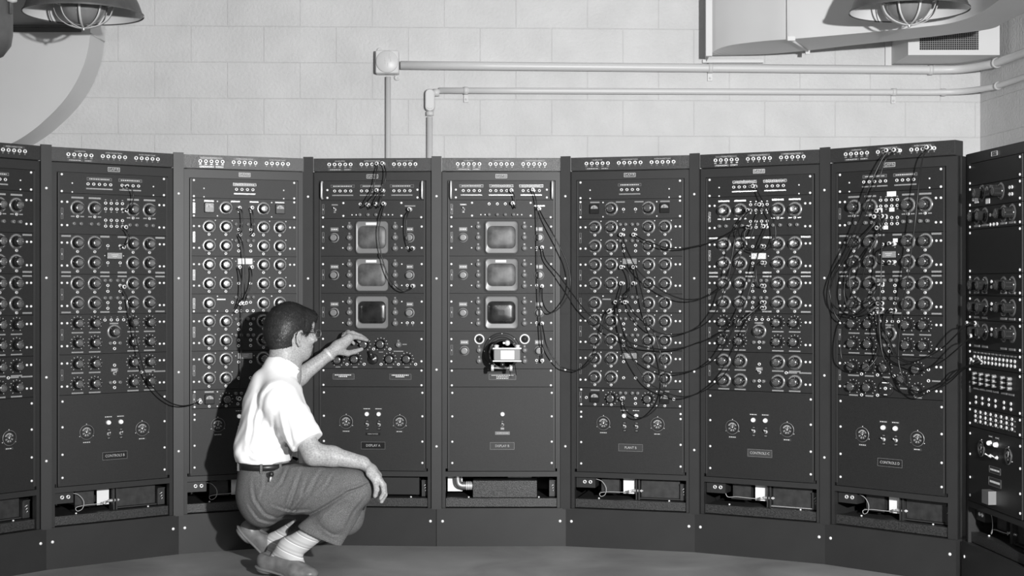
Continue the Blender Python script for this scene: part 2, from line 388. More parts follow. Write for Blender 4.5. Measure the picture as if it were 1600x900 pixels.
for i in range(1, 27): x = gx0+(gx1-gx0)*i/27; mb.box(x-.0016, x+.0016, .004, .008, gz0, gz1, M['grille'])
for i in range(1, 15): z = gz0+(gz1-gz0)*i/15; mb.box(gx0, gx1, .002, .004, z-.0016, z+.0016, M['grille'])
obj('grille', mb, vb)

# ------------------------------------------------------------------ hanging lamps
def lamp(px, py, label, tilt):
    Y = 6.67; c = at(px, py, Y)
    L = link('hanging_lamp', None, None, c[:], tilt); tag(L, label, 'lamp', 'hanging industrial lamps')
    R = .272
    mb = MB(); mb.lathe([(R, 0), (R-.02, .055), (R*.80, .125), (R*.62, .17), (R*.40, .20), (.09, .215), (.075, .30), (.04, .34)], M['shade_out'], n=64, axis='z')
    mb.lathe([(R+.004, -.004), (R+.004, .004)], M['shade_out'], n=64, axis='z'); obj('lamp_shade', mb, L)
    mb = MB(); mb.lathe([(R-.001, .001), (R-.023, .052), (R*.80-.004, .120), (R*.62-.004, .164), (.1, .19)], M['shade_in'], n=64, axis='z'); obj('reflector', mb, L)
    mb = MB(); mb.lathe([(.082, .19), (.10, .12), (.108, .05), (.100, .01), (.078, -.025), (.04, -.047), (.0005, -.053)], M['globe'], n=40, axis='z')
    mb.lathe([(.078, .19), (.096, .12), (.104, .05), (.096, .01), (.074, -.022), (.037, -.043), (.0005, -.049)], M['globe'], n=40, axis='z'); obj('glass_globe', mb, L)
    mb = MB(); mb.lathe([(.0005, -.02), (.02, -.015), (.034, .01), (.036, .04), (.022, .09), (.015, .13)], M['meter'], n=20, axis='z'); obj('bulb', mb, L)
    mb = MB()
    for ang_, hw_, rr in ((8, .016, 1.0), (98, .005, .98), (53, .005, .96), (143, .005, .96)):
        a = math.radians(ang_)
        half = [(.138, .17), (.142, .10), (.138, .04), (.118, -.015), (.080, -.048), (.036, -.064), (0, -.068)]
        pts = [(r*rr*math.cos(a), r*rr*math.sin(a), z) for r, z in half]+[(-r*rr*math.cos(a), -r*rr*math.sin(a), z) for r, z in half[-2::-1]]
        P = catmull(pts, 5); d = Vector((-math.sin(a), math.cos(a), 0))*hw_
        vs = []
        for p in P: vs += [p-d, p+d]
        vs2 = [v+Vector((0, 0, .0025)) for v in vs]; m_ = len(P)
        mb.add([v[:] for v in vs]+[v[:] for v in vs2], [(2*i, 2*i+1, 2*i+3, 2*i+2) for i in range(m_-1)]+[(2*m_+2*i, 2*m_+2*i+1, 2*m_+2*i+3, 2*m_+2*i+2) for i in range(m_-1)]+[(2*i, 2*i+2, 2*m_+2*i+2, 2*m_+2*i) for i in range(m_-1)]+[(2*i+1, 2*i+3, 2*m_+2*i+3, 2*m_+2*i+1) for i in range(m_-1)], M['conduit'], True)
    mb.lathe([(.124, .06), (.131, .06), (.131, .05), (.124, .05)], M['alu'], n=40, axis='z')
    mb.lathe([(.005, -.078), (.008, -.070), (.006, -.062)], M['alu'], n=10, axis='z'); obj('wire_guard', mb, L)
    mb = MB(); mb.tube([(0, 0, .33), (0, 0, CH-c.z-.01)], .014, M['shade_out'], 12); mb.lathe([(.06, .20), (.055, .27), (.035, .33), (.02, .36)], M['shade_out'], n=24, axis='z'); obj('stem', mb, L)
lamp(130.5, 22, 'dark enamel hanging lamp with wire guard, upper left near the curved duct', (0, 0, 0))
lamp(1420.5, 17, 'dark enamel hanging lamp with wire guard, in front of the right duct', (0, 0, 0))
# dark canister at the left edge
c = at(-38, 40, 5.4); cn = link('canister_fixture', None, None, (c.x, c.y, c.z)); tag(cn, 'dark rounded metal canister cut by the upper left picture corner', 'fixture')
mb = MB(); mb.lathe([(.0005, -.135), (.06, -.132), (.10, -.11), (.128, -.07), (.134, -.03), (.134, .25)], M['shade_out'], n=40, axis='z'); obj('canister_body', mb, cn)
mb = MB(); mb.tube([(.139, -.02, .04), (.139, -.02, .16)], .006, M['shade_out'], 8); mb.lathe([(.0005, .10), (.018, .105), (.022, .125), (.012, .16)], M['chrome'], (.148, -.03, -.02), 14, axis='z'); obj('side_fitting', mb, cn)
mb = MB(); mb.tube([(0, 0, .25), (0, 0, CH-c.z-.01)], .02, M['shade_out'], 10); obj('stem', mb, cn)
# ------------------------------------------------------------------ racks
PW = .5829
ang = [50.0, 36.80, 22.42, -3.45, .39, -14.56, -27.70, -42.26]
NODE = [(-1.92706, 5.87975)]
for a_ in ang[1:]:
    x, y = NODE[-1]; NODE.append((x+PW*math.cos(math.radians(a_)), y+PW*math.sin(math.radians(a_))))
SEG = {}
x, y = NODE[0]; a_ = math.radians(ang[0]); SEG[0] = ((x-PW*math.cos(a_), y-PW*math.sin(a_)), (x, y))
for k in range(1, 8): SEG[k] = (NODE[k-1], NODE[k])
SEG[8] = ((1.778, 5.600), (1.778+.043/.5547*PW, 5.600-.553/.5547*PW))
def seg(k):
    (ax, ay), (bx, by) = SEG[k]; return Vector(((ax+bx)/2, (ay+by)/2, 0)), math.atan2(by-ay, bx-ax)
TOP, HB, PT, PB, PL = 1.751, 1.687, 1.6455, .337, .171
HPW = .2413
# shared small parts -------------------------------------------------
def knob_mesh(r=.0215, h=.033, cap=.0155):
    mb = MB(); mb.lathe([(r, 0), (r, .004), (r-.002, .007)], M['bakelite'], n=32)
    n = 28; prof = []
    vs = []; hs = (.006, h-.003)
    for hh in hs:
        for i in range(n*2):
            a = math.pi*i/n; rr = r-.0028-(.0010 if i % 2 else 0); vs.append((rr*math.cos(a), -hh, rr*math.sin(a)))
    mb.add(vs, [(i, (i+1) % (2*n), 2*n+(i+1) % (2*n), 2*n+i) for i in range(2*n)], M['bakelite'], False)
    mb.lathe([(r-.0028, h-.003), (r-.0045, h), (cap, h)], M['bakelite'], n=32)
    mb.lathe([(cap, h), (cap-.0006, h+.0008), (cap-.0035, h+.0009)], M['cap'], n=28); mb.lathe([(cap-.0035, h+.0009), (cap-.0043, h+.0003), (cap-.005, h+.0009)], M['bakelite'], n=28); mb.lathe([(cap-.005, h+.0009), (.0003, h+.0012)], M['cap'], n=28)
    mb.box(-.0006, .0006, -.0075, -.006, r-.006, r-.001, M['white'])
    return mb.mesh('knob')
def dial_mesh(ring):
    mb = MB()
    if ring: mb.lathe([(.0225, .0012), (.0320, .0012), (.0325, 0)], M['dial'], n=40)
    nt_ = 31 if ring else 11
    for i in range(nt_):
        a = math.radians(-55+290*i/(nt_-1)); r0, r1 = (.0255, .0290) if ring else (.0265, .0310)
        wv = .0005 if ring else .0009
        c_, s_ = math.cos(a), math.sin(a)
        q = [(r0*c_-wv*s_, -.0018, r0*s_+wv*c_), (r1*c_-wv*s_, -.0018, r1*s_+wv*c_), (r1*c_+wv*s_, -.0018, r1*s_-wv*c_), (r0*c_+wv*s_, -.0018, r0*s_-wv*c_)]
        mb.add(q, [(0, 1, 2, 3)], M['white'])
    return mb.mesh('dial')
def jack_mesh(r, hole):
    mb = MB(); mb.lathe([(r, 0), (r, .0025), (r-.001, .0036), (hole+.0004, .0036), (hole, .001)], M['chrome'], n=18)
    mb.disc((0, 0), hole+.0002, M['black'], -.0012, 14); return mb.mesh('jack')
def lens_mesh():
    mb = MB(); mb.lathe([(.0062, 0), (.0062, .003), (.0044, .0042), (.0040, .0035)], M['chrome'], n=16)
    mb.lathe([(.0040, .0030), (.0025, .0046), (.0003, .005)], M['meter'], n=14); return mb.mesh('neon_lens')
def trim_mesh():
    mb = MB(); mb.lathe([(.0072, 0), (.0072, .014), (.006, .0155), (.0003, .0155)], M['bezel'], n=18)
    mb.box(-.0008, .0008, -.0162, -.015, -.005, .005, M['black']); return mb.mesh('trimmer_knob')
def small_knob_mesh():
    mb = MB(); mb.lathe([(.0135, 0), (.0135, .004), (.011, .006), (.010, .018), (.008, .020), (.0003, .020)], M['bezel'], n=24)
    mb.box(-.004, .004, -.003, 0, .014, .022, M['bezel']); return mb.mesh('small_knob')
def big_knob_mesh():
    mb = MB(); mb.lathe([(.0225, 0), (.0225, .005), (.017, .007), (.0160, .026), (.0145, .0275), (.011, .0275)], M['bakelite'], n=28)
    mb.lathe([(.016, .0072), (.0222, .0062), (.0225, .005)], M['bezel'], n=28)
    mb.lathe([(.0145, .0275), (.010, .0285), (.006, .0278), (.0003, .0285)], M['bezel'], n=24); return mb.mesh('knob')
def toggle_mesh():
    mb = MB(); mb.lathe([(.0075, 0), (.0075, .003), (.0045, .0045), (.004, .009)], M['chrome'], n=16)
    mb.tube([(0, -.008, 0), (-.001, -.016, .005), (-.0015, -.022, .009)], [.002, .0024, .0028], M['chrome'], 8); return mb.mesh('toggle_switch')
def pilot_mesh():
    mb = MB(); mb.lathe([(.0105, 0), (.0105, .004), (.009, .006)], M['chrome'], n=24); mb.lathe([(.0090, .005), (.0085, .011), (.006, .0145), (.003, .016), (.0003, .0162)], M['jewel'], n=24); return mb.mesh('pilot_lamp')
def meter_mesh():
    mb = MB(); mb.rrect([(0, 0, .021, .0215, .003, 0), (0, 0, .021, .0215, .003, -.012), (0, 0, .019, .0195, .003, -.014)], M['bakelite'], cap=M['bakelite'])
    vs = [(.0165*math.cos(math.pi*i/14), -.0146, .0155*math.sin(math.pi*i/14)) for i in range(15)]; mb.add(vs, [tuple(range(15))], M['meter'])
    mb.tube([(0, -.015, .001), (-.006, -.015, .012)], .0005, M['black'], 5); return mb.mesh('panel_meter')
def round_meter_mesh():
    mb = MB(); mb.lathe([(.0315, 0), (.0315, .004), (.0290, .0055), (.0255, .0045), (.0250, .001)], M['panel'], n=40)
    mb.lathe([(.0312, .0042), (.0300, .0052), (.0292, .0055)], M['bezel'], n=40); mb.disc((0, 0), .0252, M['black'], -.0012, 32)
    for r0, r1, a0, a1, mm in ((.014, .020, 20, 160, 'meter'), (.006, .010, 15, 165, 'bezel')):
        mb.lathe([(r0, .002), (r1, .002)], M[mm], n=14, a0=math.radians(a0), a1=math.radians(a1))
    for a in (205, 250, 290, 335): mb.lathe([(.009, .002), (.018, .002)], M['meter'], n=5, a0=math.radians(a-13), a1=math.radians(a+13))
    mb.tube([(0, -.003, -.004), (.004, -.003, .017)], .0007, M['white'], 5); mb.lathe([(.003, .003), (.0003, .004)], M['chrome'], n=12)
    for dx, dz in ((0, .0335), (-.029, -.017), (.029, -.017)): mb.lathe([(.002, 0), (.0015, .0015), (.0003, .0018)], M['screw'], (dx, 0, dz), 8)
    return mb.mesh('round_meter')
ME = dict(knob=knob_mesh(), dial_r=dial_mesh(True), dial_t=dial_mesh(False), jack=jack_mesh(.0068, .0033), hjack=jack_mesh(.0085, .0036), lens=lens_mesh(),
          trim=trim_mesh(), small=small_knob_mesh(), big=big_knob_mesh(), toggle=toggle_mesh(), pilot=pilot_mesh(), meter=meter_mesh(), rmeter=round_meter_mesh())
for k_ in ('knob', 'big'): ME[k_].name = 'knob_mesh'
def screw(mb, u, v, y=-.004, r=.0052):
    mb.lathe([(r, 0), (r*.9, .0022), (r*.45, .0034), (.0003, .0036)], M['screw'], (u, y, v), 12)
YF = -.004
class Panel:
    def __init__(s, root, v0, v1, screws=(), m='panel', name='module_panel', hw=HPW, extra=None):
        mb = MB(); mb.box(-hw+.0012, hw-.0012, YF, .004, v0+.0011, v1-.0011, M[m])
        for u, v in screws: screw(mb, u, v)
        if extra: extra(mb)
        s.o = obj(name, mb, root); s.v0, s.v1 = v0, v1
    def put(s, name, me, u, v, rot=0): return link(name, me, s.o, (u, YF, v), (0, rot, 0))
    def knob(s, u, v, ring=True, big=False):
        if not big: s.put('dial', ME['dial_r' if ring else 'dial_t'], u, v)
        s.put('knob', ME['big' if big else 'knob'], u, v, random.uniform(-1.6, 1.6))
    def jack(s, u, v, h=False): s.put('jack', ME['hjack' if h else 'jack'], u, v)
    def lens(s, u, v): s.put('neon_lens', ME['lens'], u, v)
    def trim(s, u, v): s.put('trimmer_knob', ME['trim'], u, v, random.uniform(-1.5, 1.5))
    def label(s, u, v, w, h, text=None, m='bar', size=None, border=False, vert=False, lines=0):
        mb = MB(); y = YF-.0012
        mb.box(-w/2, w/2, -.0012, .0, -h/2, h/2, M[m])
        if border:
            t = .0009
            for bx in ((-w/2, w/2, h/2-t, h/2), (-w/2, w/2, -h/2, -h/2+t), (-w/2, -w/2+t, -h/2, h/2), (w/2-t, w/2, -h/2, h/2)): mb.box(bx[0], bx[1], -.0016, -.0011, bx[2], bx[3], M['bar'])
        if text: put_text(mb, text, size or h*.8, M['white'], 0, 0, -.0016, .9, vert)
        rnd = random.Random(int((u*977+v*733)*1000))
        for i in range(lines):
            zz = 0 if lines == 1 else h*(.28-.28*i)
            x = -w*.40*(1 if i == 0 else .55); x1 = -x
            while x < x1-.003:
                l = rnd.uniform(.003, .008)
                if vert: mb.box(-.001, .001, -.0016, -.0012, x, min(x+l, x1), M['white'])
                else: mb.box(x, min(x+l, x1), -.0016, -.0012, zz-h*.12/ max(1, lines*.7), zz+h*.12/max(1, lines*.7), M['white'])
                x += l+.0025
        obj('label_plate', mb, s.o, (u, YF, v))
def sc4(v0, v1, inner=True):
    S = []
    for v in (v1-.036, v0+.036):
        for u in (-.224, .224)+((-.201, .205) if inner else ()): S.append((u, v))
    return S
# labels on marks
def base_rack(k, name, label, open_kind='controls', strip_left=True, header=True, end=False):
    c, a = seg(k); R = link('equipment_rack', None, None, c[:], (0, 0, a)); tag(R, label, 'equipment rack', 'row of equipment racks')
    h = PW/2; D = .40; m = M['frame']; mb = MB(); e = .0015
    hl = h-e
    # face frame
    ou = .2515
    mb.box(-hl, -HPW, 0, .02, PL, HB, m) if False else None
    fo = h-.0252; fr_o = hl if end else fo
    mb.box(-fo, -ou, 0, .03, PL, HB, m); mb.box(ou, fr_o, 0, .03, PL, HB, m)
    mb.box(-hl, -fo, .006, .03, PL, HB, M['black']); mb.box(fo, hl, .006, .03, PL, HB, M['black'])
    mb.box(-ou, ou, 0, .03, PT+.002, HB, m); mb.box(-ou, ou, 0, .03, .312, PB-.002, m)
    mb.box(-ou, -HPW-.0025, .001, .02, PB+.012, PT+.002, m); mb.box(HPW+.0025, ou, .001, .02, PB+.012, PT+.002, m)
    mb.box(-HPW-.0025, HPW+.0025, .012, .03, PB-.002, PT+.002, M['black'])
    # carcass
    mb.box(-hl, -hl+.012, .03, D, .0, HB, m); mb.box(hl-.012, hl, .03, D, .0, HB, m); mb.box(-hl, hl, D-.012, D, 0, HB, M['dark'])
    mb.box(-fo, fr_o, .0, D, HB-.003, HB, m); mb.box(-hl, hl, .03, D, .168, .178, M['dark'])
    obj('rack_frame', mb, R)
    # plinth
    mb = MB(); mb.box(-h+.0008, h-.0008, -.010, .03, .0, PL, m)
    for u in (-h+.027, h-.027): screw(mb, u, .113, -.010, .0065)
    obj('plinth_panel', mb, R)
    if header:
        P = Panel(R, HB+.002, TOP-.002, m='header', name='header_box', hw=h-.0225 if not end else h-.010, extra=lambda q: (q.box(-h+.0237, h-.0237 if not end else h-.0115, .004, .075, HB+.002, TOP-.002, M['frame'])))
        P.o.location = (0 if not end else 0, 0, 0)
        for g, x0 in enumerate((-.1965, -.0495, .098)):
            for i in range(5):
                P.jack(x0+i*.0245, HB+.0335, True); P.label(x0+i*.0245, HB+.0205, .010 if g == 0 else .004, .004, m='bar')
            P.label(x0+.049, HB+.048, .098, .0095, 'CALIBRATION' if g == 0 else 'INTERCONNECTIONS', 'plate', .0082)
        P.label(-.168, HB+.010, .062, .007, m='plate', border=True, lines=1); P.label(-.112, HB+.010, .034, .007, m='plate', border=True, lines=1)
    if strip_left:
        mb = MB(); mb.box(-.0222, .0222, -.014, -.0015, PL-.004, TOP+.004, M['strip'])
        for v in (1.575, 1.205, .795, .45): screw(mb, .0, v, -.014, .0055)
        obj('cover_strip', mb, R, (-h, 0, 0))
    return R
def logo(R):
    mb = MB(); mb.box(-.026, .026, -.0025, 0, -.009, .009, M['plate'])
    for bx in ((-.026, .026, .0078, .009), (-.026, .026, -.009, -.0078), (-.026, -.0248, -.009, .009), (.0248, .026, -.009, .009)): mb.box(bx[0], bx[1], -.0032, -.0024, bx[2], bx[3], M['white'])
    put_text(mb, 'GAP/R', .0155, M['white'], 0, 0, -.0030, 1.05); obj('maker_plate', mb, R, (0, 0, 1.666))
def side_rails(R):
    mb = MB(); mb.box(-.2405, -.2345, -.0046, -.0035, PB+.012, PT-.004, M['strip']); mb.box(.2345, .2405, -.0046, -.0035, PB+.012, PT-.004, M['strip']); obj('edge_rail', mb, R)
def top_panel(R, groups, handles=False):
    S = [(-.224, 1.636), (-.224, 1.566), (.224, 1.636), (.224, 1.566)]
    P = Panel(R, 1.5585, PT, S if not handles else [(-.205, 1.605), (-.205, 1.570), (.205, 1.605), (.205, 1.570)],
              extra=lambda q: [screw(q, u, v, YF, .0035) for u in (-.180, .176) for v in (1.601, 1.564)] if not handles else None)
    for x0, n in groups:
        wd = (n-1)*.0245; P.label(x0+wd/2, 1.622, .108 if n > 4 or handles else .104, .0125, m='plate', lines=1, border=True)
        for i in range(n): P.jack(x0+i*.0245, 1.6005)
        P.label(x0+wd/2, 1.581, .114 if n > 4 else .096, .0055, m='bar')
    if handles:
        for u in (-.226, .229):
            mb = MB(); mb.tube([(0, 0, .037), (0, -.02, .037), (0, -.028, .030), (0, -.028, -.030), (0, -.02, -.037), (0, 0, -.037)], .0045, M['chrome'], 10); obj('handle', mb, P.o, (u, YF, 1.603))
def power_panel(R, text, v1=.717, lamps=True, single=False):
    S = [(u, v) for u in (-.221, .227) for v in (v1-.026, .584, .470, .374)]
    P = Panel(R, PB, v1, S, name='power_panel')
    if single:
        P.put('pilot_lamp', ME['pilot'], .005, .594); P.put('toggle_switch', ME['toggle'], .005, .546)
        P.label(.005, .561, .012, .007, 'ON', 'bakelite', .006); P.label(.005, .529, .016, .010, 'OFF', 'bar', .007); P.label(.005, .5085, .066, .0145, 'SCOPE POWER', 'bezel', .0085)
    else:
        for u in (-.025, .029):
            P.put('pilot_lamp', ME['pilot'], u, .593); P.put('toggle_switch', ME['toggle'], u+.002, .5445)
            P.label(u, .617, .036, .010, m='plate', lines=1); P.label(u+.002, .561, .016, .012, 'ON', 'bakelite', .007); P.label(u+.002, .5265, .016, .012, 'OFF', 'bakelite', .007)
        for u in (-.119, .125): P.put('round_meter', ME['rmeter'], u, .558); P.label(u, .515, .036, .010, m='plate', lines=1)
        if (text or '').startswith('DISPLAY'): P.label(.003, .503, .068, .012, 'MAIN POWER', 'bakelite', .0085)
    if text: P.label(.004, .451, .109, .0325, text, 'bakelite' if text in ('DISPLAY A', 'CONTROLS B', 'CONTROLS D') else 'plate', .0155, border=True)
def plate_window(P, v):
    mb = MB(); mb.box(-.036, .036, -.006, 0, -.0145, .0145, M['bakelite']); mb.box(-.032, .032, -.0075, -.005, -.0125, .0125, M['bar'])
    for i, l in enumerate((.03, .02)): mb.box(-l/2, l/2, -.0082, -.0074, .003-i*.007, .0045-i*.007, M['white'])
    for u in (-.041, .041): mb.lathe([(.0025, 0), (.002, .002), (.0003, .0025)], M['screw'], (u, 0, 0), 8)
    obj('instruction_plate', mb, P.o, (.001, YF, v))
KU = (-.158, -.084, .084, .158)
def vlabel(P): P.label(-.2235, (P.v0+P.v1)/2, .0095, .046, m='plate', lines=1, vert=True, border=True)
def controls_panels(R, variant=''):
    top_panel(R, [(-.113, 5), (.035, 4)])
    P = Panel(R, 1.388, 1.5585, [(-.224, 1.522), (-.201, 1.522), (.224, 1.522), (.203, 1.522), (-.224, 1.425), (-.201, 1.425), (.224, 1.425), (.203, 1.425)]); vlabel(P)
    for u in KU:
        P.knob(u, 1.4985, ring=True); P.lens(u, 1.4625); P.label(u, 1.541, .052, .0075, m='bar'); P.label(u-.020, 1.4625, .016, .005, m='bar'); P.label(u+.020, 1.4625, .016, .005, m='bar')
        for d in (-.018, .012): P.trim(u+d, 1.432)
    for u in (-.037, -.0125, .0125, .037):
        for v in (1.5225, 1.498, 1.450, 1.425): P.jack(u, v)
        P.label(u, 1.536, .006, .004, m='bar'); P.label(u, 1.4375, .005, .004, m='bar'); P.label(u, 1.485, .006, .004, m='bar')
    P = Panel(R, 1.2205, 1.388, sc4(1.2205, 1.388)); vlabel(P)
    for u in KU:
        for v in (1.352, 1.2695): P.knob(u, v); P.lens(u, v-.0365)
    for u in (-.0275, .0265):
        for v in (1.342, 1.270): P.jack(u, v); P.label(u, v-.013, .005, .004, m='bar')
    plate_window(P, 1.300)
    for v in (1.380, 1.229):
        for u, w_ in ((-.206, .040), (.206, .042), (-.04, .04), (.036, .04)): P.label(u, v, w_, .0075, m='bar')
    P = Panel(R, 1.0525, 1.2205, sc4(1.0525, 1.2205)); vlabel(P)
    for u in KU:
        for v in (1.182, 1.0995): P.knob(u, v); P.lens(u, v-.0365)
    for u in (-.0275, .0265):
        for v in (1.174, 1.149, 1.101, 1.077): P.jack(u, v); P.label(u, v-.0125, .004, .003, m='bar') if v in (1.174, 1.101) else None
    for u in (-.043, -.019, .012, .036):
        for v in (1.195, 1.121): P.trim(u, v)
    for v in (1.2125, 1.0615):
        for u, w_ in ((-.206, .040), (.206, .042), (-.04, .04), (.036, .04)): P.label(u, v, w_, .0065, m='bar')
    P = Panel(R, .885, 1.0525, sc4(.885, 1.0525)); vlabel(P)
    for u in KU:
        for v in (1.0155, .9335): P.knob(u, v, ring=False); P.label(u, v-.0395, .050, .0055, m='bar')
    P.knob(.001, .977, ring=True)
    for u in (-.040, -.0125, .015, .042): P.jack(u, 1.0275); P.label(u, 1.0395, .005, .003, m='bar')
    P.label(0, 1.0125, .038, .006, m='bar')
    for v in (.930, .9055): P.jack(.002, v)
    for u in (-.020, .022): P.trim(u, .929)
    P = Panel(R, .717, .885, sc4(.717, .885)); vlabel(P)
    if variant == 'D':
        for u, v in ((-.160, .838), (-.088, .838), (-.014, .838), (.064, .795), (.128, .838), (.128, .754), (-.160, .755), (-.088, .755)): P.knob(u, v, ring=False)
        for u, v in ((-.123, .808), (-.051, .807), (.022, .806), (.172, .793), (-.123, .722), (-.051, .724), (.172, .838), (.172, .750)): P.jack(u, v)
        for u, v, w_ in ((-.160, .801, .05), (-.088, .801, .04), (-.014, .799, .035), (-.16, .719, .04), (-.088, .719, .035), (.064, .757, .03), (.128, .717+.006, .03), (.205, .793, .036)): P.label(u, v, w_, .006, m='bar')
        mb = MB(); mb.lathe([(.0335, 0), (.0335, .006), (.031, .007), (.0003, .007)], M['bakelite'], n=40); mb.lathe([(.007, .007), (.007, .011), (.003, .012), (.0028, .009)], M['chrome'], n=16)
        mb.box(-.015, .015, -.008, -.0069, .021, .025, M['white']); mb.box(-.007, .007, -.008, -.0069, -.027, -.024, M['white'])
        for s_ in (-1, 1): mb.box(s_*.022-.002, s_*.022+.002, -.008, -.0069, -.0015, .0015, M['white'])
        obj('selector_disc', mb, P.o, (-.012, YF, .754))
    else:
        for u in KU:
            for v in (.846, .762): P.knob(u, v, ring=(variant == 'C')); P.label(u, v-.0385, .050, .006, m='bar')
        for u, v in ((.002, .835), (.002, .763), (.002, .740), (.121, .801)): P.jack(u, v)
        for u in (-.019, .023): P.trim(u, .762)
        P.label(.002, .815, .030, .014, m='bezel', lines=1); P.put('toggle_switch', ME['toggle'], .003, .800)
        P.label(.148, .8015, .040, .006, m='bar'); P.label(.204, .802, .052, .006, m='bar')
    side_rails(R)
def quad(P, va, vb):
    for u in KU:
        for v in (va, vb): P.knob(u, v); P.lens(u, v-.034); P.label(u+.028, v+.028, .004, .004, m='white')
def plant_panels(R):
    top_panel(R, [(-.037, 4)])
    P = Panel(R, 1.4705, 1.5585, [(-.224, 1.548), (.224, 1.548), (-.224, 1.480), (.224, 1.480)], extra=lambda q: [screw(q, u, v, YF, .0035) for u in (-.121, .121) for v in (1.545, 1.481)]); vlabel(P)
    for u in (-.158, .158): P.put('panel_meter', ME['meter'], u, 1.5165); P.label(u, 1.546, .042, .0065, m='bar')
    for u in (-.084, .084): P.knob(u, 1.5165)
    for u in (-.028, .026): P.jack(u, 1.513); P.label(u, 1.500, .005, .004, m='bar')
    for u in (-.042, .042): P.label(u, 1.546, .040, .006, m='bar')
    def mid(v0, v1, win, jacks, trims):
        P = Panel(R, v0, v1, sc4(v0, v1)); vlabel(P); quad(P, v1-.0375, v1-.1215)
        for v in jacks:
            for u in (-.0275, .0265): P.jack(u, v)
        for v in trims:
            for u in (-.041, -.017, .013, .037): P.trim(u, v)
        if win: plate_window(P, win)
    mid(1.303, 1.4705, None, (1.423, 1.399, 1.352, 1.327), (1.4455, 1.373))
    mid(1.1365, 1.303, 1.281, (1.256, 1.183), ())
    P = Panel(R, 1.052, 1.1365, [(-.224, 1.060), (.224, 1.060)], extra=lambda q: [screw(q, u, v, YF, .0035) for u in (-.121, .121) for v in (1.126, 1.060)]); vlabel(P)
    for u in (-.158, .084, .158): P.knob(u, 1.0945); P.lens(u, 1.061)
    P.label(-.104, 1.112, .038, .006, m='bar')
    for u, v in ((-.055, 1.099), (-.012, 1.099), (.026, 1.099), (-.080, 1.061), (-.046, 1.061), (-.015, 1.061), (.011, 1.061), (.038, 1.061)): P.jack(u, v)
    for u in (-.041, -.017, .013, .037): P.trim(u, 1.122)
    mid(.8845, 1.052, None, (1.0025, .978, .9305, .906), (1.0255, .953))
    mid(.7145, .8845, .861, (.834, .762), ())
    P = Panel(R, .632, .7145, [(-.221, .706), (.224, .706), (-.221, .640), (.224, .640)], extra=lambda q: [screw(q, u, v, YF, .0035) for u in (-.121, .121) for v in (.704, .640)]); vlabel(P)
    for u in (-.157, .157): P.put('panel_meter', ME['meter'], u, .673); P.lens(u, .641); P.label(u, .7045, .040, .006, m='bar')
    for u in (-.083, .083): P.knob(u, .6705, ring=False); P.lens(u, .641)
    for u in (-.197, .197, -.031, .026): P.jack(u, .671)
    for u in (-.031, .026): P.jack(u, .648)
    for u in (-.041, -.017, .013, .037): P.trim(u, .695)
    side_rails(R)
def scope(P, vc, dark):
    mb = MB(); o_, i_ = .0735, .0735
    mb.rrect([(0, 0, .0790, .0785, .019, -.001), (0, 0, .0790, .0785, .019, -.004)], M['black'], cap=M['black'])  # shadow around the bezel, built in as a black surround
    mb.rrect([(0, 0, .0730, .0725, .016, -.003), (0, 0, .0730, .0725, .016, -.016), (0, 0, .0695, .0690, .014, -.019), (0, 0, .0640, .0510, .023, -.017), (0, 0, .0620, .0485, .022, -.010)], M['bezel'], False)
    obj('bezel', mb, P.o, (0, YF, vc))
    mb = MB(); mb.rrect([(0, 0, .0625, .0490, .022, -.0095), (0, 0, .0600, .0465, .020, -.0115), (0, 0, .040, .030, .015, -.0135), (0, 0, .015, .012, .006, -.0142)], M['crtd' if dark else 'crt'], True, M['crtd' if dark else 'crt'])
    obj('tube_face', mb, P.o, (0, YF, vc))
